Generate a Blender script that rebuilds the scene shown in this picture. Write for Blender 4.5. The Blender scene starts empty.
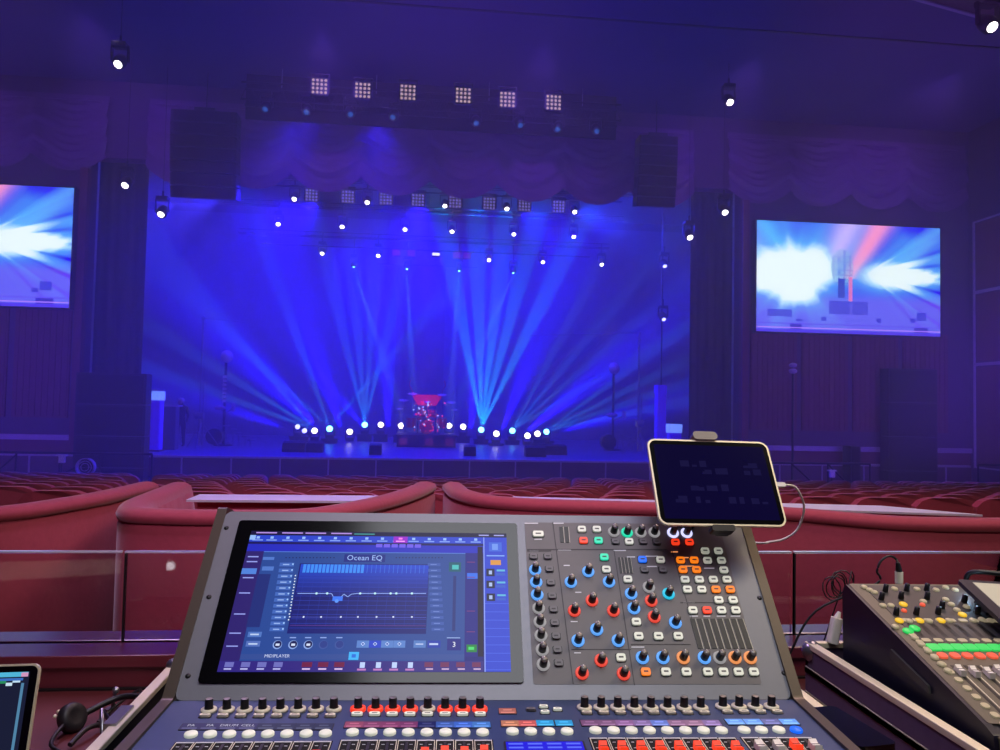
import bpy, math, random
from math import sin, cos, tan, pi, radians as R, sqrt, exp
from mathutils import Vector, Matrix
random.seed(7)
S = bpy.context.scene
COL = S.collection

# ------------------------------------------------------------------ camera
FPX, YAW, PIT, ROLL, CZ = 750.0, R(5.7), R(2.3), R(1.15), 1.6
f_ = Vector((sin(YAW)*cos(PIT), cos(YAW)*cos(PIT), sin(PIT)))
r0 = Vector((cos(YAW), -sin(YAW), 0)); u0 = r0.cross(f_)
r_ = r0*cos(ROLL) + u0*sin(ROLL); u_ = r_.cross(f_)
cam = bpy.data.objects.new('camera', bpy.data.cameras.new('camera')); COL.objects.link(cam)
cam.data.sensor_width = 36; cam.data.lens = 36*FPX/1000
cam.data.clip_start = .02; cam.data.clip_end = 200
M = Matrix((r_, u_, -f_)).transposed().to_4x4(); M.translation = (0, 0, CZ)
cam.matrix_world = M; S.camera = cam
CAM = Vector((0, 0, CZ))

def ray(x, y): return f_ + r_*(x-500)/FPX - u_*(y-375)/FPX
def at(x, y, Y=None, z=None, X=None):
    """world point seen at a photo pixel, at a known depth or height"""
    d = ray(x, y)
    t = Y/d.y if Y is not None else (z-CZ)/d.z if z is not None else X/d.x
    return CAM + d*t

# ------------------------------------------------------------------ world, haze, exposure
W = bpy.data.worlds.new('world'); S.world = W; W.use_nodes = True
nt = W.node_tree; nt.nodes.clear()
wo = nt.nodes.new('ShaderNodeOutputWorld'); bg = nt.nodes.new('ShaderNodeBackground')
bg.inputs[0].default_value = (.02, .01, .09, 1); bg.inputs[1].default_value = .0
nt.links.new(bg.outputs[0], wo.inputs[0])
S.view_settings.view_transform = 'Standard'; S.view_settings.look = 'None'
S.view_settings.gamma = 1; S.view_settings.use_curve_mapping = False
S.view_settings.exposure = 0.0
S.cycles.use_denoising = True
S.cycles.max_bounces = 5; S.cycles.volume_bounces = 0; S.cycles.sample_clamp_indirect = 3
S.cycles.caustics_reflective = False; S.cycles.caustics_refractive = False

def lin(c):
    return tuple(((v/255)/12.92 if v/255 <= .04045 else ((v/255+.055)/1.055)**2.4) for v in c)

def light(kind, name, loc, to, power, color, size=1, spot=60, blend=.3, radius=.05, sizey=None):
    l = bpy.data.lights.new(name, kind); l.energy = power; l.color = color
    if kind == 'SPOT': l.spot_size = R(spot); l.spot_blend = blend; l.shadow_soft_size = radius
    elif kind == 'AREA':
        l.size = size
        if sizey: l.shape = 'RECTANGLE'; l.size_y = sizey
    else: l.shadow_soft_size = radius
    o = bpy.data.objects.new(name, l); COL.objects.link(o); o.location = loc
    o.rotation_euler = (Vector(to)-Vector(loc)).to_track_quat('-Z', 'Y').to_euler()
    return o

ZS = -.13                                     # stage floor height
BLUE, CYAN, VIO = (.04, .02, 1), (.02, .30, 1), (.22, .06, 1)
# dim house lights over the mixing position and the booths
light('AREA', 'house_light', (.3, .2, 4.2), (.3, 1.4, 1), 60, (.92, .93, 1), size=1.6)
light('AREA', 'house_light', (2.2, .9, 3.6), (1.6, 1.7, 1), 34, (1, .80, .56), size=.6)
light('AREA', 'house_light', (-1.8, 4.9, 6.0), (-1.2, 4.9, .6), 170, (.85, .55, 1), size=2.0)
light('AREA', 'house_light', (3.0, 4.7, 6.0), (2.6, 4.7, .6), 190, (1, .66, .60), size=2.0)
light('SPOT', 'house_light', (-.3, -1.0, 4.6), (0, 4.7, .3), 420, (1, .52, .95), spot=36, blend=.6, radius=.5)
for x in (-7, 0, 7): light('SPOT', 'house_light', (x, 9.0, 11.2), (x, 12.0, 0), 1000, (.50, .16, 1), spot=72, blend=.8, radius=.4)
for x in (-15, -9, -3, 3, 9, 15): light('SPOT', 'valance_fill', (x, 19.6, 11.2), (x, 24, 9.2), 420, (.24, .08, 1), spot=85, blend=1, radius=.2)  # added unseen spots grazing the valance so its folds show
# blue wash on the stage and out over the room
B2 = (.010, .002, 1)
light('AREA', 'stage_wash', (0, 35, 8.8), (0, 38.4, 3.2), 1900, B2, size=9, sizey=1.5)
light('AREA', 'stage_wash', (0, 29, 8.9), (0, 30.5, 0), 1700, (.02, .004, 1), size=16, sizey=4)
for px, py, Y, tx, tz, pw, an, col in ((222, 196, 28.6, -9, -4, 9000, 80, (.04, .03, 1)), (320, 203, 28.8, -5, -5, 12000, 90, B2), (420, 203, 28.8, -1, -8, 12000, 90, B2), (520, 206, 28.8, 5, -5, 12000, 90, B2), (575, 212, 28.6, 10, -3, 8000, 80, (.02, .04, 1)),
                              (300, 110, 23.2, -2, -5, 5000, 70, (.04, .02, 1)), (380, 110, 23.2, 0, -7, 9000, 70, (.03, .01, 1)), (315, 105, 23.4, -1, -6, 7000, 45, (.03, .005, 1))):
    p = at(px, py, Y=Y); light('SPOT', 'wash_light_beam', p, p+Vector((tx, -5, tz)), pw, col, spot=an, blend=1, radius=.15)
for x in (-14, 14):
    light('AREA', 'room_fill', (x, 17, 2.0), (x*1.1, 24, 6.0), 420, (.15, .05, 1), size=4)  # added area lights without a fixture, tinting walls and haze blue
light('AREA', 'room_fill', (0, 10, 4.0), (0, 17, 11.4), 750, (.10, .07, 1), size=8)  # added area light without a fixture, lifting the ceiling and haze

# ------------------------------------------------------------------ materials
def mat(name, col, rough=.6, metal=0, emit=None, strength=1.0, noise=0, scale=20, sheen=0, bump=0, coat=0, spec=None):
    m = bpy.data.materials.new(name); m.use_nodes = True
    n = m.node_tree; p = n.nodes['Principled BSDF']
    c = (*lin(col), 1)
    p.inputs['Base Color'].default_value = c; p.inputs['Roughness'].default_value = rough
    p.inputs['Metallic'].default_value = metal
    if spec is not None: p.inputs['Specular IOR Level'].default_value = spec
    if sheen: p.inputs['Sheen Weight'].default_value = sheen; p.inputs['Sheen Roughness'].default_value = .4
    if coat: p.inputs['Coat Weight'].default_value = coat; p.inputs['Coat Roughness'].default_value = .2; p.inputs['Coat IOR'].default_value = 1.9
    if emit:
        p.inputs['Emission Color'].default_value = (*lin(emit), 1); p.inputs['Emission Strength'].default_value = strength
        m.cycles.emission_sampling = 'NONE'
    if noise or bump:
        tx = n.nodes.new('ShaderNodeTexNoise'); tx.inputs['Scale'].default_value = scale
        tx.inputs['Detail'].default_value = 5
        tc = n.nodes.new('ShaderNodeTexCoord'); n.links.new(tc.outputs['Object'], tx.inputs['Vector'])
        if noise:
            mr = n.nodes.new('ShaderNodeMapRange'); mr.inputs[3].default_value = 1-noise; mr.inputs[4].default_value = 1+noise
            mx = n.nodes.new('ShaderNodeVectorMath'); mx.operation = 'SCALE'; mx.inputs[0].default_value = c[:3]
            n.links.new(tx.outputs[0], mr.inputs[0]); n.links.new(mr.outputs[0], mx.inputs['Scale'])
            n.links.new(mx.outputs[0], p.inputs['Base Color'])
        if bump:
            b = n.nodes.new('ShaderNodeBump'); b.inputs['Strength'].default_value = bump; b.inputs['Distance'].default_value = .01
            n.links.new(tx.outputs[0], b.inputs['Height']); n.links.new(b.outputs[0], p.inputs['Normal'])
    return m

def vcol_mat(name, strength, rough=.25, spec=.5):
    """a lit display: each picture element's own colour is stored on the mesh"""
    m = bpy.data.materials.new(name); m.use_nodes = True
    n = m.node_tree; p = n.nodes['Principled BSDF']
    a = n.nodes.new('ShaderNodeVertexColor'); a.layer_name = 'Col'
    p.inputs['Base Color'].default_value = (.004, .004, .006, 1); p.inputs['Roughness'].default_value = rough; p.inputs['Specular IOR Level'].default_value = spec
    n.links.new(a.outputs[0], p.inputs['Emission Color']); p.inputs['Emission Strength'].default_value = strength
    m.cycles.emission_sampling = 'NONE'
    return m

MT = dict(
    wall=mat('wall_paint', (92, 52, 92), .8, noise=.15, scale=3),
    ceil=mat('ceiling_plaster', (78, 66, 110), .85, noise=.35, scale=.35),
    soffit=mat('brown_soffit', (110, 84, 74), .7, noise=.1, scale=2),
    carpet=mat('dark_carpet', (60, 22, 30), .95, noise=.25, scale=40),
    stagefl=mat('stage_floor', (110, 100, 135), .38, noise=.12, scale=2),
    fascia=mat('stage_fascia', (95, 40, 70), .5, noise=.1, scale=6),
    trimlt=mat('pale_trim', (190, 170, 190), .4),
    wood=mat('varnished_red_wood', (98, 34, 44), .32, noise=.18, scale=9, coat=1.0),
    counter=mat('red_brown_counter', (84, 28, 32), .5, noise=.15, scale=12),
    panel=mat('wall_panel_red', (120, 42, 66), .7, noise=.2, scale=5),
    drape=mat('dark_drape', (14, 13, 24), .95, noise=.2, scale=8),
    backdrop=mat('backdrop_cloth', (120, 120, 140), .9, noise=.15, scale=2),
    backdrop2=mat('darker_cloth', (84, 70, 90), .9),
    valance=mat('plum_satin', (118, 62, 120), .55, sheen=.3),
    velvet=mat('red_velvet', (150, 52, 70), .85, noise=.14, scale=30, sheen=.35, bump=.15),
    velvet2=mat('seat_red_velvet', (160, 52, 72), .85, noise=.12, scale=30, sheen=.3),
    black=mat('black_plastic', (10, 10, 12), .45),
    gear=mat('black_metal_fixture', (12, 12, 20), .5),
    rail=mat('dark_rail_steel', (38, 30, 52), .35, metal=.7),
    steel=mat('brushed_steel', (150, 150, 158), .3, metal=.9),
    alu=mat('aluminium_edge', (232, 222, 190), .4, metal=.35),
    tray=mat('black_case_laminate', (26, 24, 28), .5, noise=.2, scale=60),
    purple=mat('case_laminate', (88, 74, 100), .45, noise=.2, scale=60),
    cgrey=mat('console_grey_metal', (112, 114, 122), .42, metal=.25, noise=.05, scale=80),
    cpanel=mat('console_control_grey', (100, 96, 98), .5, noise=.05, scale=80),
    cdeck=mat('console_deck_blue_sheen', (58, 74, 112), .36, metal=.3, noise=.05, scale=60),  # navy base colour holds the blue sheen reflected from the stage
    crail=mat('console_bronze_rail', (74, 64, 54), .4, metal=.4),
    cline=mat('console_engraving', (58, 55, 60), .6),
    bezel=mat('screen_black_glass', (6, 6, 9), .16, spec=.3),
    knob=mat('knob_black_rubber', (12, 12, 18), .4),
    kcap=mat('knob_grey_cap', (120, 116, 112), .35, metal=.4),
    skirt=mat('pale_knob_skirt', (214, 208, 186), .4),
    key=mat('pale_key', (214, 214, 200), .45, emit=(214, 224, 205), strength=.35),
    keydim=mat('unlit_key', (104, 102, 106), .5),
    white=mat('white_plastic', (222, 216, 208), .4),
    print=mat('printed_white', (200, 200, 205), .6, emit=(190, 190, 200), strength=.25),
    mixtop=mat('mixer_olive_grey', (92, 86, 70), .5, noise=.05, scale=60),
    mixblk=mat('mixer_control_field', (54, 52, 50), .5),
    mixside=mat('mixer_navy_side', (14, 14, 34), .42),
    skin=mat('skin', (170, 120, 105), .6),
    cloth=mat('dark_clothes', (22, 20, 34), .9),
    red=mat('red_drum_lacquer', (215, 20, 40), .3),
    tabletop=mat('pale_table_top', (205, 200, 215), .35, noise=.06, scale=30),
    paper=mat('cream_paper', (225, 200, 170), .8),
    cable=mat('black_cable', (14, 13, 16), .5),
    foam=mat('foam_black', (9, 9, 11), .95),
)
def E(name, c, s=1.0, base=(20, 20, 20)):
    if name not in MT: MT[name] = mat(name, base, .4, emit=c, strength=s)
    return MT[name]
E('lens_white', (255, 246, 240), 9); E('lens_blue', (150, 150, 255), 5); E('lens_cyan', (120, 230, 255), 7)
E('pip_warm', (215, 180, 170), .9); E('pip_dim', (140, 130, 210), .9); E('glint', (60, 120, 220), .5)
KC = dict(b=(96, 170, 255), c=(40, 200, 235), r=(236, 74, 58), w=(150, 148, 150), t=(30, 226, 178), o=(240, 150, 88),
          v=(205, 205, 255), R=(255, 62, 30), O=(255, 128, 10), B=(20, 110, 255), g=(40, 200, 110))
for k, c in KC.items(): E('ring_'+k, c, .9 if k != 'v' else 1.3, base=tuple(int(v*.5) for v in c))

# ------------------------------------------------------------------ mesh builder
class MB:
    def __init__(s): s.v = []; s.f = []; s.m = []; s.s = []; s.mats = []; s.c = None
    def mi(s, m):
        m = MT[m] if isinstance(m, str) else m
        if m not in s.mats: s.mats.append(m)
        return s.mats.index(m)
    def add(s, vs, fs, m, T=None, smooth=False, col=None):
        b = len(s.v); i = s.mi(m)
        s.v += [tuple(T @ Vector(v)) if T is not None else tuple(v) for v in vs]
        for f in fs: s.f.append([b+k for k in f]); s.m.append(i); s.s.append(smooth)
        if col is not None:
            if s.c is None: s.c = []
            s.c += [col]*len(fs)
        return s
    def box(s, x0, x1, y0, y1, z0, z1, m, T=None):
        vs = [(x, y, z) for x in (x0, x1) for y in (y0, y1) for z in (z0, z1)]
        return s.add(vs, [(0, 1, 3, 2), (4, 6, 7, 5), (0, 4, 5, 1), (2, 3, 7, 6), (0, 2, 6, 4), (1, 5, 7, 3)], m, T)
    def prism(s, poly, h0, h1, m, T=None, smooth=False):
        n = len(poly)
        vs = [(x, y, h0) for x, y in poly] + [(x, y, h1) for x, y in poly]
        s.add(vs, [tuple(range(n))[::-1], tuple(range(n, 2*n))], m, T)
        return s.add(vs, [(i, (i+1) % n, n+(i+1) % n, n+i) for i in range(n)], m, T, smooth)
    def rrect(s, x0, x1, y0, y1, r, h0, h1, m, T=None, k=4):
        p = []
        for cx, cy, a0 in ((x1-r, y1-r, 0), (x0+r, y1-r, 90), (x0+r, y0+r, 180), (x1-r, y0+r, 270)):
            for i in range(k+1): a = R(a0+90*i/k); p.append((cx+r*cos(a), cy+r*sin(a)))
        return s.prism(p, h0, h1, m, T)
    def lathe(s, prof, m, T=None, n=16, smooth=True):
        vs = [(r*cos(2*pi*i/n), r*sin(2*pi*i/n), z) for r, z in prof for i in range(n)]
        fs = [(j*n+i, j*n+(i+1) % n, (j+1)*n+(i+1) % n, (j+1)*n+i) for j in range(len(prof)-1) for i in range(n)]
        return s.add(vs, fs, m, T, smooth)
    def cyl(s, a, b, r, m, r2=None, n=12, cap=True):
        a, b = Vector(a), Vector(b); d = b-a
        T = Matrix.Translation(a) @ d.to_track_quat('Z', 'Y').to_matrix().to_4x4()
        r2 = r if r2 is None else r2; L = d.length
        s.lathe([(r, 0), (r2, L)], m, T, n)
        if cap:
            s.add([(r*cos(2*pi*i/n), r*sin(2*pi*i/n), 0) for i in range(n)], [tuple(range(n))[::-1]], m, T)
            s.add([(r2*cos(2*pi*i/n), r2*sin(2*pi*i/n), L) for i in range(n)], [tuple(range(n))], m, T)
        return s
    def tube(s, pts, r, m, n=8, closed=False):
        pts = [Vector(p) for p in pts]; N = len(pts); vs = []; up = Vector((0, 0, 1)); fs = []
        for i, p in enumerate(pts):
            t = (pts[min(i+1, N-1)]-pts[max(i-1, 0)]).normalized()
            a = t.cross(up if abs(t.z) < .95 else Vector((1, 0, 0))).normalized(); b = t.cross(a)
            vs += [p+a*r*cos(2*pi*k/n)+b*r*sin(2*pi*k/n) for k in range(n)]
        fs = [(j*n+k, j*n+(k+1) % n, (j+1)*n+(k+1) % n, (j+1)*n+k) for j in range(N-1) for k in range(n)]
        s.add(vs, fs, m, None, True)
        s.add(vs[:n], [tuple(range(n))[::-1]], m); s.add(vs[-n:], [tuple(range(n))], m)
        return s
    def ball(s, c, r, m, sc=(1, 1, 1), n=12, k=8):
        T = Matrix.Translation(Vector(c)) @ Matrix.Diagonal((*sc, 1))
        return s.lathe([(r*sin(pi*j/k)+1e-5, -r*cos(pi*j/k)) for j in range(k+1)], m, T, n)
    def text(s, txt, size, m, T, col=None, align='CENTER'):
        cu = bpy.data.curves.new('t', 'FONT'); cu.body = txt; cu.size = size; cu.align_x = align; cu.align_y = 'CENTER'
        cu.resolution_u = 2
        o = bpy.data.objects.new('t', cu); me = o.to_mesh()
        s.add([tuple(v.co) for v in me.vertices], [tuple(p.vertices) for p in me.polygons], m, T, False, col)
        o.to_mesh_clear(); bpy.data.objects.remove(o); bpy.data.curves.remove(cu)
        return s
    def mesh(s, name):
        me = bpy.data.meshes.new(name); me.from_pydata([tuple(v) for v in s.v], [], s.f); me.update()
        for m in s.mats: me.materials.append(m)
        me.polygons.foreach_set('material_index', s.m); me.polygons.foreach_set('use_smooth', s.s)
        if s.c is not None:
            at_ = me.color_attributes.new('Col', 'FLOAT_COLOR', 'CORNER'); d = []
            for f, c in zip(s.f, s.c): d += [*c, 1.0]*len(f)
            at_.data.foreach_set('color', d)
        return me
    def build(s, name, parent=None, bevel=0, local=False, **kw):
        if parent is not None and not local:      # world coordinates -> the thing's own frame
            inv = wm(parent).inverted(); s.v = [tuple(inv @ Vector(v)) for v in s.v]
        o = bpy.data.objects.new(name, s.mesh(name)); COL.objects.link(o)
        if parent is not None: o.parent = parent
        if bevel:
            b = o.modifiers.new('bevel', 'BEVEL'); b.width = bevel; b.segments = 2; b.limit_method = 'ANGLE'
        return tag(o, **kw)
def wm(o):
    m = Matrix.LocRotScale(o.location, o.rotation_euler, o.scale)
    return wm(o.parent) @ m if o.parent else m
def tag(o, label=None, cat=None, group=None, kind=None):
    if label: o['label'] = label
    if cat: o['category'] = cat
    if group: o['group'] = group
    if kind: o['kind'] = kind
    return o
def thing(name, loc, label, cat, group=None, rz=0):
    o = bpy.data.objects.new(name, None); COL.objects.link(o); o.location = loc; o.rotation_euler = (0, 0, rz)
    o.empty_display_size = .1
    return tag(o, label, cat, group)
def place(name, me, parent, T, label=None):
    """an object on shared mesh data, its matrix given in world space"""
    o = bpy.data.objects.new(name, me); COL.objects.link(o); o.parent = parent
    T = wm(parent).inverted() @ T
    o.location, q, o.scale = T.decompose(); o.rotation_euler = q.to_euler()
    if label: o['label'] = label
    return o
def kids(root): return [o for o in COL.objects if o.parent == root]
def dup(root, loc, rot, label, group=None, src=None):
    r = root.copy(); COL.objects.link(r); r.location = loc; r.rotation_euler = rot
    r['label'] = label
    if group: r['group'] = group
    for ch in src or kids(root):
        c = ch.copy(); COL.objects.link(c); c.parent = r
        for g in kids(ch) if not src else []:
            d = g.copy(); COL.objects.link(d); d.parent = c
    return r

# ================================================================== THE SETTING
YP = 24.0                                     # the proscenium plane
def floorz(y): return -.15 if y < 7 else -.15-(min(y, 22)-7)*.083
b = MB()
ys = [-3.5, 7]+[7+i for i in range(1, 16)]+[YP-.02]
for y0, y1 in zip(ys[:-1], ys[1:]):
    b.add([(-19, y0, floorz(y0)), (19, y0, floorz(y0)), (19, y1, floorz(y1)), (-19, y1, floorz(y1)),
           (-19, y0, -1.7), (19, y0, -1.7), (19, y1, -1.7), (-19, y1, -1.7)],
          [(0, 1, 2, 3), (7, 6, 5, 4), (0, 4, 5, 1), (2, 6, 7, 3)], 'carpet')
b.build('floor', kind='structure')
b = MB(); b.box(-19, 19, -3.5, YP, 11.4, 11.6, 'ceil')
for y in (18.2, 12.5):                         # narrow dark slots across the ceiling
    b.box(-19, 19, y, y+.06, 11.37, 11.41, 'black')
b.build('ceiling', kind='structure')
# a lower brown soffit over the right rear of the room
b = MB(); p = at(905, -6, z=10.2); q = at(1004, 22, z=10.2); q = p+(q-p)*3; b.prism([(p.x, p.y), (q.x, q.y), (q.x, 3), (p.x-2, 3)], 10.2, 11.38, 'soffit')
b.prism([(p.x, p.y+.08), (q.x, q.y+.08), (q.x, q.y), (p.x, p.y)], 10.17, 10.3, 'trimlt')
b.build('ceiling_soffit', kind='structure')
b = MB()                                       # proscenium wall with the stage opening
OX, OZ = 10.4, 9.0
b.box(-19, -OX, YP, YP+.5, -1.6, 11.6, 'wall'); b.box(OX, 19, YP, YP+.5, -1.6, 11.6, 'wall')
b.box(-OX, OX, YP, YP+.5, OZ, 11.6, 'wall')
b.build('wall_front', kind='structure')
b = MB(); b.box(-19.2, -18.6, -3.5, YP, -1.6, 11.6, 'wall'); b.build('wall_left', kind='structure')
b = MB(); b.box(18.6, 19.2, -3.5, YP, -1.6, 11.6, 'wall'); b.build('wall_right', kind='structure')
b = MB(); b.box(-19, 19, -3.9, -3.5, -1.6, 11.6, 'wall'); b.build('wall_back', kind='structure')
# raised wall panels and wainscot either side of the stage
k = 0
for sx in (-1, 1):
    for x0 in (10.75, 12.55, 14.35, 16.15):
        x1 = x0+1.6; b = MB()
        a, c = sorted((sx*x0, sx*x1))
        b.box(a, c, YP-.08, YP, .95, 4.3, 'panel')
        for i in range(9): b.box(a+(c-a)*(i+.25)/9, a+(c-a)*(i+.75)/9, YP-.11, YP-.07, 1.0, 4.25, 'panel')
        k += 1; b.build('trim_%d' % k, kind='structure')
for sx, nm in ((-1, 'left'), (1, 'right')):
    a, c = sorted((sx*(OX+.2), sx*18.6)); b = MB()
    b.box(a, c, YP-.12, YP, .28, .44, 'trimlt'); b.box(a, c, YP-.06, YP, -1.5, .28, 'panel')
    b.build('baseboard_'+nm, kind='structure')
    b = MB(); a, c = sorted((sx*OX, sx*(OX+.22)))
    b.box(a, c, YP-.2, YP+.1, -1.5, 8.6, 'panel'); b.build('trim_%d' % (20+sx), kind='structure')
# thin pale framing on the right side wall
k = 30
for (y0, y1, z0, z1) in ((22.15, 23.75, -.2, 3.3), (22.15, 23.75, 3.3, 5.75), (22.15, 23.75, 5.75, 8.2), (18.9, 22.05, -.2, 3.3), (18.9, 22.05, 3.3, 5.75), (18.9, 22.05, 5.75, 8.2)):
    b = MB()
    for (a, c, d, e) in ((y0, y0+.05, z0, z1), (y1-.05, y1, z0, z1), (y0, y1, z0, z0+.05), (y0, y1, z1-.05, z1)):
        b.box(18.54, 18.62, a, c, d, e, 'trimlt')
    b.box(18.58, 18.62, y0+.1, y1-.1, z0+.1, z1-.1, 'panel')
    k += 1; b.build('trim_%d' % k, kind='structure')
# stage
b = MB(); b.box(-18, 18, YP-.05, 41, ZS-.25, ZS, 'stagefl'); b.build('floor_stage', kind='structure')
b = MB(); b.box(-18.4, 18.4, YP-.25, YP-.05, -1.42, ZS-.06, 'fascia')
b.box(-18.4, 18.4, YP-.3, YP-.04, ZS-.06, ZS+.005, 'trimlt')
b.box(-18.4, 18.4, YP-.28, YP-.25, -.79, -.73, 'rail')
for i in range(-12, 13): b.box(i*1.46-.02, i*1.46+.02, YP-.29, YP-.25, -1.42, ZS-.06, 'trimlt')
b.build('wall_stage_front', kind='structure')
b = MB(); b.box(-18, 18, 41, 41.2, -.4, 12, 'black'); b.build('wall_stage_back', kind='structure')
b = MB(); b.box(-18.2, -18, YP+.5, 41.2, -.4, 12, 'black'); b.build('wall_stage_left', kind='structure')
b = MB(); b.box(18, 18.2, YP+.5, 41.2, -.4, 12, 'black'); b.build('wall_stage_right', kind='structure')
b = MB(); b.box(-18, 18, YP+.5, 41.2, 12, 12.2, 'black'); b.build('ceiling_stage', kind='structure')

hm = bpy.data.materials.new('stage_haze'); hm.use_nodes = True; n = hm.node_tree; n.nodes.clear()
o = n.nodes.new('ShaderNodeOutputMaterial'); vs = n.nodes.new('ShaderNodeVolumeScatter'); vs.inputs['Color'].default_value = (1, 1, 1, 1)
vs.inputs['Density'].default_value = .019; vs.inputs['Anisotropy'].default_value = .2; n.links.new(vs.outputs[0], o.inputs[1])
MT['haze'] = hm
for a, c, w, z0, z1 in ((6.6, YP-.02, 18.5, -1.4, 11.35), (YP+.02, 40.9, 17.9, ZS+.01, 11.95)):
    b = MB(); b.box(-w, w, a, c, z0, z1, 'haze'); b.build('haze', kind='stuff')

def pleats(x0, x1, y, z0, z1, m, w=.28, amp=.07, th=.04):
    b = MB(); n = max(8, int(abs(x1-x0)/w*8)); vs = []
    for i in range(n+1):
        x = x0+(x1-x0)*i/n; yy = y+amp*sin(2*pi*(x-x0)/w)+amp*.4*sin(x*3.1)
        vs += [(x, yy, z0), (x, yy, z1)]
    fs = [(2*i, 2*i+2, 2*i+3, 2*i+1) for i in range(n)]
    b.add(vs, fs, m, None, True)
    return b
pleats(-15, 15, 38.6, ZS, 11, 'backdrop', w=2.2, amp=.02).build('backdrop_curtain', label='wide pleated cloth backdrop closing off the rear of the stage', cat='curtain')
pleats(-1.5, .9, 37.4, ZS+1.2, 8.5, 'backdrop2', w=1.2, amp=.02).build('centre_dark_sheet', label='narrow darker sheet in the middle of the backdrop behind the drums', cat='curtain')  # darker sheet for the dark middle of the backdrop
for sx, side in ((-1, 'left'), (1, 'right')):
    a = sx*10.5; c = sx*9.0
    pleats(min(a, c), max(a, c), 24.9, ZS, 9.4, 'drape', w=.3, amp=.02).build('stage_leg_curtain', label='black side curtain just inside the %s edge of the stage opening' % side, cat='curtain')

def swags(x0, x1, y, ztop, zbot, nsw, label, tiers=3):
    """gathered swag valance: scalloped tiers of draped folds"""
    b = MB(); w = (x1-x0)/nsw; nx, nz = 12, 30; vs = []; fs = []
    N = nsw*nx
    for i in range(N+1):
        x = x0+(x1-x0)*i/N; s = ((x-x0)/w) % 1.0
        if i == N: s = 1
        dip = 1-(2*s-1)**2
        for j in range(nz+1):
            t = j/nz; h = ztop-zbot
            z = ztop-t*h*(.80+.20*dip)
            ph = (t-.12*dip)*tiers
            d = .16*(ph % 1.0)*min(1, t*4)+.05*sin(2*pi*((t-.3*dip)*9))*dip
            d += .10*exp(-((min(s, 1-s))/.05)**2)
            vs.append((x, y-d-.02, z))
    m = nz+1
    fs = [(i*m+j, (i+1)*m+j, (i+1)*m+j+1, i*m+j+1) for i in range(N) for j in range(nz)]
    b.add(vs, fs, 'valance', None, True)
    b.box(x0, x1, y-.08, y, ztop-.02, ztop+.14, 'valance')
    return b.build('swag_valance', label=label, cat='curtain')
swags(-8.7, 8.7, YP-.005, 10.75, 8.2, 8, 'swagged plum valance draped across the top of the stage opening')
swags(-18.4, -9.9, YP-.005, 10.75, 8.5, 4, 'swagged plum valance on the wall above the left video screen')
swags(9.9, 18.4, YP-.005, 10.75, 8.5, 4, 'swagged plum valance on the wall above the right video screen')

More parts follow.
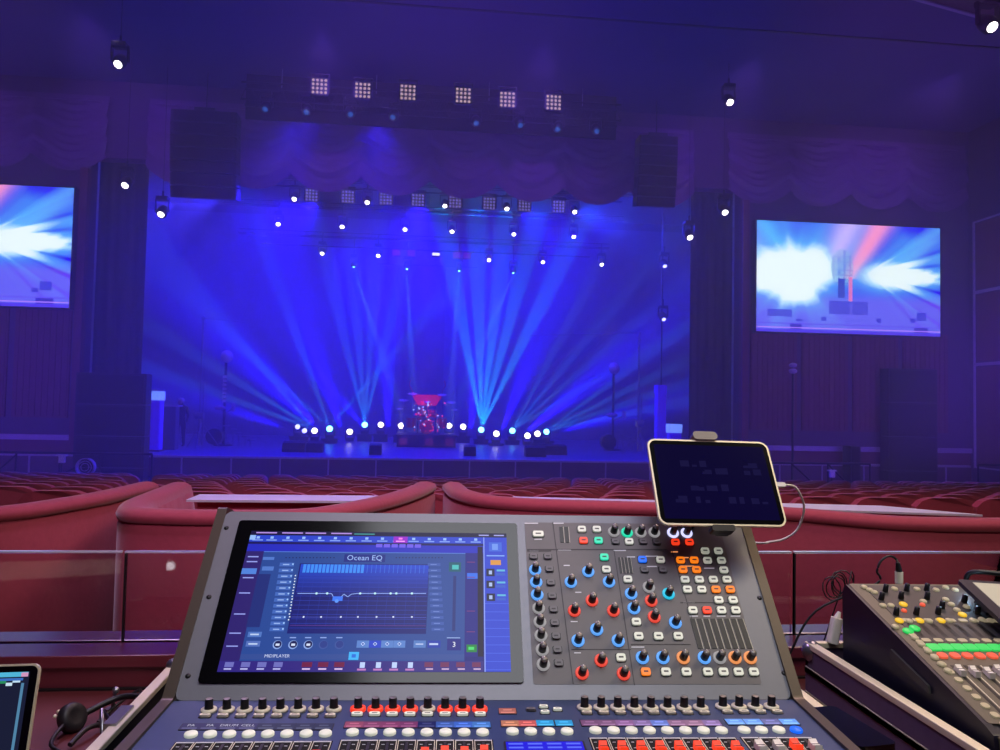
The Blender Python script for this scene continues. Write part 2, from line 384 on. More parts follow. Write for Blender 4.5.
# ================================================================== VIDEO SCREENS
def g2(u, v, cu, cv, su, sv): return exp(-((u-cu)/su)**2-((v-cv)/sv)**2)
def ledcol(u, v):
    """live picture of the stage; u right, v down, both 0..1"""
    c = Vector(lin((52, 84, 236)))
    up = max(0, 1-v/.62)
    c = c.lerp(Vector(lin((70, 165, 250))), .75*max(0, 1-abs(v-.25)/.45)*(.55+.45*sin(u*23+v*9)))
    c = c.lerp(Vector(lin((30, 20, 235))), min(1, max(0, (.13-v)/.1))*min(1, max(0, (u-.76)/.06)))
    if v > .62: c = c.lerp(Vector(lin((105, 100, 238))), min(1, (v-.62)/.08)*.8)
    # pink beams leaning right, rising from the centre
    for bx, k, wd, cc, amt in ((.50, .35, .035, (255, 150, 200), 1.0), (.36, .30, .05, (215, 190, 255), .85), (.27, -.55, .05, (90, 215, 255), .5), (.1, -.4, .05, (150, 130, 250), .4), (.72, .6, .05, (110, 200, 255), .5)):
        if v < .5:
            x = bx+k*(.48-v); c = c.lerp(Vector(lin(cc)), amt*exp(-((u-x)/(wd+.06*(.5-v)))**2))
    w = 1.5*g2(u, v, .17, .46, .17, .19)+.8*g2(u, v, .22, .6, .07, .12)+.7*g2(u, v, .05, .48, .1, .09)+.7*g2(u, v, .33, .38, .07, .13)
    w += 1.1*g2(u, v, .74, .46, .15, .11)+.75*g2(u, v, .86, .46, .14, .07)*(.8+.2*sin(u*90+v*60))
    a1 = math.atan2(v-.46, (u-.2)*1.7); d1 = sqrt((v-.46)**2+((u-.2)*1.7)**2)
    w += .26*exp(-(d1/.42)**2)*(.5+.5*sin(a1*7+1))**2+.10*exp(-(d1/.5)**2)*(.5+.5*sin(a1*17))**3
    a2 = math.atan2(v-.44, (u-.60)*1.7); d2 = sqrt((v-.44)**2+((u-.60)*1.7)**2)
    if u > .6: w += .8*exp(-(d2/.6)**2)*exp(-(a2/.5)**2)*(.5+.5*sin(a2*21+.6))**2-.22*(.5+.5*sin(a2*34))**6*exp(-(a2/.6)**2)
    c = c.lerp(Vector(lin((110, 215, 255))), min(1, w*1.6)); c = c.lerp(Vector(lin((238, 255, 250))), max(0, min(1, w*2.1-.45)))
    # the drum kit, riser, floor lines and wedges
    if ((u-.46)/.06)**2+((v-.40)/.17)**2 < 1:
        h = sin(u*700)*sin(v*470); c = c.lerp(Vector(lin((40, 90, 190))), .55) if h < .2 else c.lerp(Vector(lin((190, 240, 255))), .5)
    if abs(u-.505) < .012 and .48 < v < .70: c = c.lerp(Vector(lin((240, 120, 170))), .8)
    if abs(u-.455) < .02 and .5 < v < .68: c = Vector(lin((50, 70, 190)))
    def blk(a, d, e, f, cc=(50, 50, 200), k=.85):
        nonlocal c
        if a < u < d and e < v < f: c = c.lerp(Vector(lin(cc)), k)
    blk(.39, .60, .70, .82, (62, 66, 205)); blk(.50, .515, .7, .82, (90, 90, 225)); blk(.06, .19, .80, .86, (64, 66, 205)); blk(.21, .25, .875, .90)
    blk(.18, .24, .92, .97, (40, 30, 180)); blk(.345, .375, .85, .89); blk(.645, .675, .85, .89); blk(.83, .865, .84, .88); blk(.87, .92, .79, .86); blk(.85, .93, .93, .97, (40, 30, 180))
    blk(0, 1, .915, .922, (90, 70, 230), .8); blk(0, 1, .955, .965, (180, 130, 250), .9); blk(0, 1, .74, .744, (130, 130, 240), .5)
    blk(0, 1, .97, 1, (70, 40, 225), .8)
    return c
MT['led'] = vcol_mat('led_picture', 1.35, .6)
def led(x0, x1, z0, z1, label, flip=False, shear=0):
    t = thing('video_screen', ((x0+x1)/2, YP-.15, z0), label, 'screen')
    b = MB(); nx, nz = 190, 108; vs = []; y = YP-.42
    for j in range(nz+1):
        for i in range(nx+1): vs.append((x0+(x1-x0)*i/nx, y, z1-(z1-z0)*j/nz))
    b.mi('led'); b.v = vs; b.c = []
    for j in range(nz):
        for i in range(nx):
            a = j*(nx+1)+i; b.f.append([a, a+nx+1, a+nx+2, a+1]); b.m.append(0); b.s.append(False)
            b.c.append(tuple(ledcol((i+.5)/nx, (j+.5)/nz)))
    b.build('picture_surface', t)
    b = MB(); b.box(x0-.04, x1+.04, y+.01, YP-.13, z0-.04, z1+.04, 'gear'); b.build('screen_cabinet', t)
    return t
ya = YP-.42; led(at(757, 220, Y=ya).x, at(940, 233, Y=ya).x, at(755, 331, Y=ya).z, at(757, 220, Y=ya).z, 'large lit video screen right of the stage showing the drum kit')
led(at(74, 188, Y=ya).x-6.5, at(74, 188, Y=ya).x, at(72, 308, Y=ya).z, at(75, 188, Y=ya).z, 'large lit video screen left of the stage, cut by the frame edge')

# ================================================================== LIGHT FIXTURES
def fixture(name, label, cat, lens, r=.13, group=None, tilt=45, stem=.62):
    t = thing(name, (0, 0, 0), label, cat, group)
    b = MB(); b.box(-.16, .16, -.13, .13, .34, .44, 'gear'); b.cyl((0, 0, .44), (0, 0, stem), .03, 'gear'); b.build('clamp_base', t)
    b = MB(); b.box(-.2, -.17, -.05, .05, 0, .36, 'gear'); b.box(.17, .2, -.05, .05, 0, .36, 'gear'); b.box(-.2, .2, -.05, .05, .33, .36, 'gear'); b.build('yoke', t)
    T = Matrix.Rotation(R(-tilt), 4, 'X')
    b = MB(); b.lathe([(.001, .2), (.12, .18), (.15, .05), (.15, -.1), (r+.01, -.16), (r, -.15)], 'gear', T); b.build('head', t)
    b = MB(); b.lathe([(r, -.155), (r*.8, -.175), (.001, -.18)], lens, T); b.build('lens', t)
    return t
FX = {}
def put_fixture(kind, p, tilt, label, cat='stage light'):
    rot = (0, 0, 0)
    if kind not in FX:
        nm, lens, r = {'w': ('moving_head_light', 'lens_white', .085), 'b': ('wash_light', 'lens_blue', .08), 'd': ('house_downlight', 'lens_white', .09), 'c': ('beam_light', 'lens_cyan', .05)}[kind]
        FX[kind] = fixture(nm, label, cat, lens, r, tilt=45 if kind != 'c' else 20, stem={'w': .87, 'd': .62, 'c': 1.2, 'b': .7}[kind]); FX[kind].location = p; FX[kind].rotation_euler = rot
        return FX[kind]
    return dup(FX[kind], p, rot, label)
def ordn(i): return ['first', 'second', 'third', 'fourth', 'fifth', 'sixth', 'seventh', 'eighth', 'ninth', 'tenth', 'eleventh', 'twelfth', 'thirteenth', 'fourteenth', 'fifteenth', 'sixteenth'][i]
def pipe(Y, z, label, w=7.5):
    b = MB(); b.tube([(-w, Y, z), (w, Y, z)], .03, 'gear', 6)
    for x in (-w*.8, 0, w*.8): b.tube([(x, Y, z), (x, Y, 11.985)], .008, 'gear', 5)
    b.build('hanging_pipe', label=label, cat='pipe')
rows = [('upper', 29.0, [(222, 196), (294, 199), (367, 203), (445, 203), (507, 209), (575, 212)]),
        ('middle', 31.0, [(278, 223), (342, 226), (405, 228), (452, 232), (514, 234), (574, 238)]),
        ('lower', 33.5, [(322, 253), (378, 256), (489, 261), (543, 263), (602, 262)])]
for nm, Y, ps in rows:
    zm = sum(at(px, py, Y=Y).z for px, py in ps)/len(ps)
    for i, (px, py) in enumerate(ps):
        put_fixture('w', Vector((at(px, py, Y=Y).x, Y+.15, zm+.1)), (0, 0, 0), 'bright moving head on the %s overhead light bar, %s from the left' % (nm, ordn(i)))
    zc = zm+.78
    t = thing('light_bar', (0, Y+.15, zc), 'horizontal %s light bar hung above the stage' % nm, 'truss')
    b = MB()
    for dy, dz in ((-.12, 0), (.12, 0), (0, .2)): b.tube([(-8.3, Y+.15+dy, zc+dz), (8.3, Y+.15+dy, zc+dz)], .022, 'gear', 6)
    b.build('chord_tubes', t); b = MB()
    for x in (-6, 0, 6): b.tube([(x, Y+.15, zc+.2), (x, Y+.15, 11.985)], .008, 'gear', 5)
    b.build('suspension_wires', t); b = MB()
    for i in range(55):
        x = -8.3+i*.3; b.tube([(x, Y+.03, zc), (x+.15, Y+.15, zc+.2), (x+.3, Y+.27, zc)], .011, 'gear', 4)
    b.build('lacing', t)
pz = at(430, 267, Y=35).z; pipe(35, pz+1.2, 'thin black pipe carrying the small beam lights at the stage rear')
for i, (px, py) in enumerate([(354, 265), (407, 267), (459, 268), (513, 271)]):
    put_fixture('c', Vector((at(px, py, Y=35).x, 35, pz)), (R(-30), 0, 0), 'small beam light high at the rear of the stage, %s from the left' % ordn(i))
for px, py, Y, lab in [(118, 65, 18.0, 'lone ceiling downlight near the top left'), (125, 186, 22, 'brightest downlight right beside the left video screen'), (161, 215, 22.5, 'downlight below and right of the left screen downlight'),
                   (730, 103, 20, 'lone ceiling downlight right of the front lighting truss'), (725, 213, 22, 'downlight just left of the top of the right video screen'), (690, 238, 23.2, 'faint downlight lower left of the right video screen'),
                   (992, 28, 12, 'downlight in the brown soffit at the top right corner')]:
    p = at(px, py, Y=Y)+Vector((0, .1, .12)); o = put_fixture('d', p, (0, 0, 0), lab, 'ceiling light')
    b = MB(); b.tube([(p.x, p.y, p.z+.6), (p.x, p.y, 10.25 if px > 950 else 11.39)], .008, 'gear', 5); b.build('hanging_rod', o)
for px, py, lab in [(664, 264, 'small white light on the right above the side curtain'), (663, 317, 'small cyan light halfway up the right side curtain')]:
    p = at(px, py, Y=28.5); put_fixture('b', p, (0, 0, 0), lab)
    if py > 300: b = MB(); b.tube([(p.x, 28.64, ZS), (p.x, 28.64, p.z+4.2)], .03, 'gear', 6); b.cyl((p.x, 28.64, ZS), (p.x, 28.64, ZS+.05), .4, 'gear'); b.build('boom_pole', label='thin upright pole carrying two small lights near the right stage edge', cat='pole')

pipe(37.35, 8.48, 'pipe holding up the dark sheet behind the drums', 2.5)
# front lighting truss with its blinders and hanging heads
YT = 22.0
A = at(240, 92, Y=YT); B = at(622, 112, Y=YT)
zt = (A.z+B.z)/2
t = thing('lighting_truss', (0, YT+.4, zt), 'large dark box lighting truss across the front of the stage opening', 'truss')
b = MB(); b.box(A.x, B.x, YT+.7, YT+.78, zt-.55, zt+.8, 'drape'); b.build('masking_cloth', t)
b = MB()
for dy in (0, .5):
    for dz in (-.2, .3): b.tube([(A.x, YT+.1+dy, zt+dz), (B.x, YT+.1+dy, zt+dz)], .03, 'gear', 6)
b.build('chord_tubes', t); b = MB()
n = 26
for i in range(n):
    x = A.x+(B.x-A.x)*i/n; w = (B.x-A.x)/n
    b.tube([(x, YT+.1, zt-.2), (x+w/2, YT+.1, zt+.3), (x+w, YT+.1, zt-.2)], .014, 'gear', 4)
b.build('lacing', t); b = MB()
for i in range(n):
    x = A.x+(B.x-A.x)*i/n; w = (B.x-A.x)/n
    b.tube([(x, YT+.6, zt-.2), (x+w/2, YT+.6, zt+.3), (x+w, YT+.6, zt-.2)], .014, 'gear', 4)
b.build('lacing', t)
b = MB()
for x in (A.x*.8, A.x*.3, B.x*.3, B.x*.8): b.tube([(x, YT+.35, zt+.3), (x, YT+.35, 11.39)], .012, 'steel', 5)
b.build('hoist_chain', t)
def blinder(name, label, pip, group, s=.5):
    t = thing(name, (0, 0, 0), label, 'stage light', group)
    b = MB(); h = s/2
    b.rrect(-h, h, -h, h, .03, 0, .12, 'gear', Matrix.Rotation(R(90), 4, 'X')); b.box(-h-.03, -h, -.1, -.03, -.2, h+.12, 'gear'); b.box(h, h+.03, -.1, -.03, -.2, h+.12, 'gear'); b.box(-h-.03, h+.03, -.1, -.03, h+.1, h+.14, 'gear'); b.box(-.03, .03, -.06, .26, h+.1, h+.14, 'gear')
    b.build('housing', t); b = MB()
    for i in range(4):
        for j in range(4):
            x = (i-1.5)*s/4.2; z = (j-1.5)*s/4.2
            b.lathe([(s*.085, 0), (s*.07, .015), (.001, .02)], pip, Matrix.Translation((x, -.12, z)) @ Matrix.Rotation(R(90), 4, 'X'), 10)
    b.build('lamp_grid', t, label='four by four grid of round lamps')
    return t
pipe(28.5, at(440, 202, Y=28.4).z+.36, 'black pipe carrying the dim square blinders inside the stage')
pipe(34.1, at(430, 254, Y=34).z+.18, 'black pipe carrying the magenta panel lights')
P1 = [(320, 88), (363, 92), (408, 94), (463, 97), (507, 101), (553, 104)]
bl = blinder('blinder_light', '', 'pip_warm', None)
for i, (px, py) in enumerate(P1):
    lab = 'square sixteen lamp blinder on the front truss, %s from the left' % ordn(i); p = at(px, py, Y=YT-.15)
    if i == 0: bl.location = p; bl['label'] = lab
    else: dup(bl, p, (0, 0, 0), lab)
P2 = [(312, 197), (348, 199), (386, 200), (418, 202), (455, 203), (489, 205), (524, 206), (558, 208)]
bl = blinder('blinder_light', '', 'pip_dim', None)
for i, (px, py) in enumerate(P2):
    lab = 'dim square blinder on the upper bar inside the stage, %s from the left' % ordn(i); p = at(px, py, Y=28.4); p.z = at(440, 202, Y=28.4).z
    if i == 0: bl.location = p; bl['label'] = lab
    else: dup(bl, p, (0, 0, 0), lab)
ph = fixture('hanging_spotlight', '', 'stage light', 'glint', .08, stem=.5)  # emissive lens paints a faint blue glint on each unlit spotlight
for i, (px, py) in enumerate([(266, 104), (307, 107), (350, 109), (394, 112), (476, 118), (519, 120), (558, 124), (596, 126)]):
    p = at(px, py+3, Y=YT+.2); lab = 'unlit spotlight hanging below the front truss, %s from the left' % ordn(i)
    if i == 0: ph.location = p; ph['label'] = lab
    else: dup(ph, p, (0, 0, R(15*(i % 3-1))), lab)
# small square lamps in a row at stage rear
for i, (px, py) in enumerate([(396, 254), (411, 254), (436, 254), (457, 254), (467, 255)]):
    p = at(px, py, Y=34); p.z = at(430, 254, Y=34).z; b = MB(); b.box(p.x-.2, p.x+.2, 34, 34.12, p.z-.17, p.z+.17, 'gear')
    m = E('rear_pink', (110, 20, 150), .8) if i != 2 else E('rear_white', (215, 215, 255), 2.2)
    b.box(p.x-.17, p.x+.17, 33.98, 34, p.z-.13 if i != 2 else p.z-.06, p.z+.13 if i != 2 else p.z+.06, m)
    b.build('panel_light', label='%s panel light on the rear bar, %s from the left' % ('white' if i == 2 else 'dim magenta', ordn(i)), cat='stage light')
# line array speakers
for px0, px1, py0, py1, lab in ((170, 234, 108, 196, 'left'), (640, 678, 134, 204, 'right')):
    a = at(px0, py0, Y=22.6); c = at(px1, py1, Y=22.6)
    x0, x1 = (a.x, c.x); w = x1-x0
    t = thing('line_array_speaker', ((x0+x1)/2, 22.6, c.z), 'dark hanging line array speaker high on the %s of the stage opening' % lab, 'speaker')
    n = 7; h = (a.z-c.z)/n
    for i in range(n):
        b = MB(); T = Matrix.Translation(((x0+x1)/2, 22.9+.05*i*i*.12, a.z-h*(i+.5))) @ Matrix.Rotation(R(2*i), 4, 'X')
        b.rrect(-w/2, w/2, -.3, .3, .06, -h*.46, h*.46, 'gear', T)
        b.box(-w*.44, w*.44, -.315, -.3, -h*.36, h*.36, 'foam', T)
        b.build('cabinet', t)
    b = MB(); b.box((x0+x1)/2-.3, (x0+x1)/2+.3, 22.7, 23.1, a.z, a.z+.12, 'gear'); b.tube([((x0+x1)/2, 22.9, a.z+.1), ((x0+x1)/2, 22.9, 11.4)], .02, 'gear', 5); b.build('rigging_frame', t)

# ================================================================== FLOOR LIGHTS AND BEAMS
FL = [(298, 427, 34, 'b'), (305, 431, 33, 'b'), (315, 431, 33, 'w'), (330, 429, 32, 'c'), (350, 432, 33, 'w'), (365, 425, 34, 'c'), (381, 425, 34, 'w'), (401, 426, 33.5, 'w'), (449, 426, 33.5, 'w'),
      (463, 427, 34, 'w'), (481, 430, 33, 'c'), (496, 434, 32, 'w'), (512, 431, 33, 'c'), (527, 436, 32, 'w'), (537, 434, 32.5, 'w'), (546, 432, 33, 'c')]
fw = None; FLP = []
def floor_light(lens, r):
    t = thing('floor_moving_light', (0, 0, 0), '', 'stage light')
    b = MB(); b.rrect(-.17, .17, -.15, .15, .04, 0, .14, 'gear'); b.build('base', t)
    b = MB(); b.box(-.2, -.16, -.05, .05, .12, .42, 'gear'); b.box(.16, .2, -.05, .05, .12, .42, 'gear'); b.box(-.2, .2, -.05, .05, .12, .155, 'gear'); b.build('yoke', t)
    b = MB(); T = Matrix.Translation((0, 0, .38)) @ Matrix.Rotation(R(75), 4, 'X')
    b.lathe([(.001, -.2), (.11, -.17), (.155, 0), (.16, .14)], 'gear', T); b.build('head', t)
    b = MB(); b.lathe([(r, .141), (r*.8, .17), (.001, .19)], lens, T); b.build('lens', t)
    return t
proto = {'w': floor_light('lens_white', .125), 'b': floor_light('lens_blue', .11), 'c': floor_light('lens_cyan', .13)}
seen = set()
RIS = MB()
for i, (px, py, Y, k) in enumerate(FL):
    p = at(px, py, Y=Y); zb = max(ZS, p.z-.4)
    lab = 'lit floor light in the low row across the stage, %s from the left' % ordn(i)
    loc = Vector((p.x, Y, zb)); FLP.append((loc+Vector((0, -.27, .48)), k))
    if k not in seen: o = proto[k]; seen.add(k); o.location = loc; o['label'] = lab
    else: dup(proto[k], loc, (0, 0, 0), lab)
    if zb > ZS+.05:
        t = MB(); t.box(p.x-.3, p.x+.3, Y-.3, Y+.3, ZS, zb-.002, 'gear'); t.box(p.x-.33, p.x+.33, Y-.33, Y+.33, zb-.05, zb-.001, 'gear')
        t.build('light_stand_box', label='black box carrying the %s floor light from the left' % ordn(i), cat='box')

def beam(p, a, b_, power, ang, color):
    """spot from p towards pixel direction (a px right, b_ px up as seen from the room)"""
    d = Vector((a, -.12, b_)).normalized()
    light('SPOT', 'beam', p, Vector(p)+d*5, power, color, spot=ang, blend=.35, radius=.04)
def fan(idx, dirs, power, ang, color):
    for a in dirs: beam(FLP[idx][0], sin(R(a)), cos(R(a)), power, ang, color)
PW = 120000
fan(5, (-14, -5, 3, 13), PW*.35, 7, CYAN)
fan(10, (-12, -3, 5, 13, 24), PW, 7.5, (.01, .36, 1))
fan(12, (26, 38, 48, 58), PW*.4, 5, CYAN)
fan(15, (52, 62, 70, 77), PW*.5, 5, CYAN)
fan(3, (-48, -20, 40), PW*.35, 6, CYAN)
fan(2, (-58, -70, -40), PW*.4, 6, CYAN)
fan(7, (-2, 25), PW*.1, 5, VIO); fan(8, (2,), PW*.1, 5, VIO)
for (px, py), (a, b_) in zip([(354, 265), (407, 267), (459, 268), (513, 271)], [(.36, -1), (.08, -1), (-.05, -1), (-.42, -1)]):
    beam(at(px, py, Y=34.6)-Vector((0, 0, .2)), a, b_, 45000, 5, (.1, .4, 1))
# broad blue beams radiating from low centre
for x, dx, dz, pw, ang in ((-4.5, -.9, .9, 300000, 16), (-3.5, -.35, 1, 220000, 14), (4.5, .9, .75, 300000, 14), (3.4, .35, 1, 220000, 14), (-6, -1, .35, 160000, 12), (6, 1, .3, 200000, 12), (-1.5, -.05, 1, 160000, 14), (2, .1, 1, 220000, 14), (-2.5, -.7, .8, 160000, 12)):
    light('SPOT', 'blue_beam', (x, 32.5, .5), (x+dx*5, 32.5-.8, .5+dz*5), pw*.40, B2, spot=ang*1.7, blend=1, radius=.1)
light('SPOT', 'red_spot', (0, 30, 7.5), (-.2, 31.2, 1), 900, (1, .05, .12), spot=13, blend=.6, radius=.1)

# ================================================================== ON STAGE
# drum riser and kit
dc = at(426, 452, Y=29.5); DX = dc.x
t = thing('drum_riser', (DX, 30.7, ZS), 'low dark riser carrying the red drum kit in the middle of the stage', 'platform')
b = MB(); b.box(DX-1.2, DX+1.2, 29.6, 32, ZS+.42, ZS+.5, 'gear'); b.build('deck', t)
b = MB(); b.box(DX-1.15, DX+1.15, 29.65, 31.9, ZS+.02, ZS+.42, 'drape')
for x in (-.9, .1, .9): b.box(DX+x-.16, DX+x+.16, 29.62, 29.66, ZS+.1, ZS+.36, E('riser_red', (120, 8, 60), .35))
b.build('skirt', t)
ZR = ZS+.5
t = thing('drum_kit', (DX, 30.6, ZR), 'glittering red drum kit with cymbals on the centre riser', 'drum kit')
def drum(c, r, h, ax, name='tom'):
    b = MB(); d = Vector(ax).normalized(); c = Vector(c)
    b.cyl(c-d*h/2, c+d*h/2, r, 'red', n=20); b.cyl(c-d*(h/2+.015), c-d*(h/2-.02), r*1.04, 'steel', n=20, cap=False); b.cyl(c+d*(h/2-.02), c+d*(h/2+.015), r*1.04, 'steel', n=20, cap=False)
    for i in range(8):
        T = d.to_track_quat('Z', 'Y') @ Vector((cos(i*pi/4), sin(i*pi/4), 0))*r*1.05
        b.cyl(c+T-d*h*.4, c+T+d*h*.4, .01, 'steel', n=5)
    b.build(name, t)
drum((DX, 30.3, ZR+.3), .29, .4, (0, 1, 0), 'bass_drum'); drum((DX-.62, 30.6, ZR+.45), .2, .42, (0, 0, 1), 'floor_tom'); drum((DX+.62, 30.6, ZR+.45), .2, .42, (0, 0, 1), 'floor_tom')
drum((DX-.22, 30.35, ZR+.85), .16, .22, (0, .45, 1)); drum((DX+.22, 30.35, ZR+.85), .16, .22, (0, .45, 1)); drum((DX-.35, 30.9, ZR+.6), .17, .15, (0, 0, 1), 'snare_drum')
for dx, dz, s in ((-.95, 1.35, 1), (-.6, 1.62, 1), (.6, 1.6, 1), (.98, 1.3, 1), (0, 1.3, .8), (-1.1, 1.0, .7), (1.12, 1.0, .7)):
    b = MB(); b.cyl((DX+dx, 30.7, ZR), (DX+dx, 30.7, ZR+dz), .018, 'steel', n=6)
    b.build('cymbal_stand', t)
    b = MB(); b.lathe([(.001, .03), (.04, .02), (.2*s, 0), (.2*s, -.005), (.001, .01)], 'alu', Matrix.Translation((DX+dx, 30.7, ZR+dz)) @ Matrix.Rotation(R(14), 4, 'X')); b.build('cymbal', t)
b = MB()  # emissive beads paint the sparkle of the shells, no real lamps
for i in range(95):
    x = random.gauss(0, .26); z = random.uniform(.1, 1.35); b.ball((DX+x, 30.05+random.random()*.2, ZR+z), random.choice((.018, .024, .035)), random.choice([E('gl_r', (255, 30, 60), 1.6), E('gl_w', (190, 210, 255), 1.4), E('gl_r', (255, 30, 60), 1.6)]), n=6, k=4)
b.build('sparkle_beads', t, label='tiny glowing beads added as red and white sparkles on the drums')
b = MB()                                       # red back bar above the kit
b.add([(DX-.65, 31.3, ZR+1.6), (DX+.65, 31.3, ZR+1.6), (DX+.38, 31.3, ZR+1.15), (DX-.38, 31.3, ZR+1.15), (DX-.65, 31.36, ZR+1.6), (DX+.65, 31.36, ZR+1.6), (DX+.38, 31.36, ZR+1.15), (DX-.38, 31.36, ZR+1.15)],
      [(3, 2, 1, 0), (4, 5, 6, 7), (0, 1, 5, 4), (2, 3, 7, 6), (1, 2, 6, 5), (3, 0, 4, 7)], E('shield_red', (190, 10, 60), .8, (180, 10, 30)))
for sx in (-1, 1): b.tube([(DX+sx*.5, 31.3, ZR+1.5), (DX+sx*.75, 31.3, ZR+2.0), (DX+sx*.7, 31.3, ZR+2.2)], .025, 'red', 6); b.cyl((DX+sx*.37, 31.33, ZR), (DX+sx*.37, 31.33, ZR+1.16), .02, 'gear')
b.build('red_shield', t)
# wedges
def wedge(px, py, Y, w, label):
    p = at(px, py, Y=Y); t = thing('stage_monitor', (p.x, Y, ZS), label, 'speaker')
    poly = [(0, 0), (.5, 0), (.42, .36), (.12, .30), (0, .1)]; b = MB()
    T = Matrix.Translation((p.x-w/2, Y, ZS)) @ Matrix(((0, 0, 1, 0), (1, 0, 0, 0), (0, 1, 0, 0), (0, 0, 0, 1)))
    b.prism(poly, 0, w, 'gear', T); b.build('cabinet', t, bevel=.01)
    b = MB(); b.add([(p.x-w/2+.04, Y+.0, ZS+.11), (p.x+w/2-.04, Y+.0, ZS+.11), (p.x+w/2-.04, Y+.11, ZS+.3), (p.x-w/2+.04, Y+.11, ZS+.3)], [(0, 1, 2, 3)], 'foam', Matrix.Translation((0, -.012, .004))); b.build('grille', t)
wedge(293, 452, 26, .75, 'stage monitor wedge left of the drum riser, nearer the left wing'); wedge(314, 453, 26, .55, 'stage monitor wedge left of the drum riser, nearer the drums')
wedge(375, 457, 25.2, .4, 'small stage monitor at the stage edge, left of the drum riser'); wedge(470, 457, 25.2, .4, 'small stage monitor at the stage edge, right of the drum riser')
wedge(536, 460, 25.2, .7, 'stage monitor wedge at the stage edge well right of the drums'); wedge(556, 455, 26.4, .8, 'wider stage monitor wedge behind the right stage edge wedge')
# crank lifting masts with a side arm
for px, py, top, ax, ay, side in ((199, 440, 318, 245, 322, 'left'), (638, 447, 333, 530, 335, 'right')):
    Y = 27.6; p = at(px, py, Y=Y); q = at(px+2 if side == 'left' else px, top, Y=Y); e = at(ax, ay, Y=Y)
    t = thing('lifting_mast', (p.x, Y, ZS), 'tall crank mast with a horizontal arm at the %s of the stage' % side, 'mast')
    b = MB(); b.tube([(p.x, Y, ZS+.1), (p.x, Y, q.z)], .035, 'steel', 8); b.tube([(p.x+.12, Y, ZS+.1), (p.x+.12, Y, ZS+2.3)], .03, 'steel', 8)
    for i in range(7): b.tube([(p.x, Y, ZS+.2+.3*i), (p.x+.12, Y, ZS+.35+.3*i)], .01, 'steel', 5)
    b.build('mast', t)
    b = MB(); b.tube([(p.x, Y, q.z), (e.x, Y, e.z)], .022, 'steel', 6); b.ball((p.x, Y, q.z), .07, 'steel'); b.build('arm', t)
    b = MB(); b.cyl((p.x-.12, Y-.1, ZS+1.15), (p.x+.16, Y-.1, ZS+1.15), .12, 'steel'); b.tube([(p.x-.14, Y-.1, ZS+1.15), (p.x-.2, Y-.25, ZS+1.35)], .015, 'steel', 5); b.build('winch', t)
    for a in (30, 150, 270):
        b = MB(); b.tube([(p.x+.06, Y, ZS+.9), (p.x+.06+.65*cos(R(a)), Y+.65*sin(R(a)), ZS+.02)], .02, 'steel', 5); b.build('leg', t)
# side percussion with tall stand and pale head
for px, py, Y, side in ((222, 441, 29.0, 'left'), (614, 444, 29.6, 'right')):
    p = at(px, py, Y=Y); x = p.x
    t = thing('percussion_set', (x, Y, ZS), 'small dark percussion set standing on the %s side of the stage' % side, 'drums')
    b = MB(); c = Vector((x-.25, Y, ZS+.35)); b.cyl(c-Vector((0, .2, 0)), c+Vector((0, .2, 0)), .3, 'gear', n=20); b.cyl(c-Vector((0, .22, 0)), c-Vector((0, .19, 0)), .33, 'steel', n=20, cap=False); b.build('bass_drum', t)
    for i in range(5):
        b = MB(); b.lathe([(.001, .02), (.14, 0), (.001, .005)], 'steel', Matrix.Translation((x+.15+.22*i, Y+.1*(i % 2), ZS+.75-.13*i)) @ Matrix.Rotation(R(12), 4, 'X')); b.cyl((x+.15+.22*i, Y+.1*(i % 2), ZS), (x+.15+.22*i, Y+.1*(i % 2), ZS+.75-.13*i), .014, 'steel', n=5); b.build('cymbal', t)
    h = at(px, 356 if side == 'left' else 368, Y=Y).z
    t = thing('tall_stand', (x, Y+.2, ZS), 'tall dark stand with a pale round top above the %s percussion set' % side, 'stand')
    b = MB(); b.cyl((x, Y+.2, ZS), (x, Y+.2, h-.2), .05, 'gear'); b.cyl((x, Y+.2, ZS), (x, Y+.2, ZS+.04), .35, 'gear'); b.build('pole', t)
    b = MB(); b.ball((x+.02, Y+.2, h), .23, 'white', (1, 1, 1.05)); b.build('round_top', t)
    if side == 'left':
        b = MB()
        for i in range(7): b.rrect(x-.07, x+.07, -.06, .06, .02, 0, .03, 'white', Matrix.Translation((0, Y+.1, h-.78-.15*i)) @ Matrix.Rotation(R(90), 4, 'X'))
        b.build('white_ribs', t)
    b = MB(); b.ball((x-.1, Y-.05, ZS+1.42), .22, 'trimlt', (1, .5, .4)); b.ball((x+.38, Y-.05, ZS+1.45), .14, 'trimlt', (.6, .5, 1.3)); b.tube([(x-.1, Y, ZS+1.4), (x, Y+.16, ZS+1.2), (x+.38, Y, ZS+1.4)], .02, 'gear', 5); b.build('clamped_drum', t)
# columns at the wings; emission stands in for stage light on their fabric
for px0, px1, py0, Y, top, lab in ((150, 163, 391, 25.6, True, 'left'), (668, 680, 424, 25.6, True, 'right'), (656, 665, 385, 27, False, 'rear right')):
    a = at(px0, py0, Y=Y); c = at(px1, py0, Y=Y); w = c.x-a.x; x = (a.x+c.x)/2
    t = thing('stage_column', (x, Y, ZS), 'narrow blue lit column in the %s wing of the stage' % lab, 'column')
    b = MB(); b.rrect(x-w/2, x+w/2, Y-.2, Y+.2, .05, ZS+.05, a.z-.3, E('column_blue_glow', (52, 6, 225), .55, (60, 40, 200))); b.box(x-w/2-.04, x+w/2+.04, Y-.24, Y+.24, ZS, ZS+.05, 'gear'); b.build('shaft', t)
    b = MB(); b.rrect(x-w/2-.02, x+w/2+.02, Y-.22, Y+.22, .05, a.z-.3, a.z, E('column_top_glow', (110, 150, 255), 1.1, (150, 150, 200)) if top else 'column_blue_glow'); b.build('head_block', t)
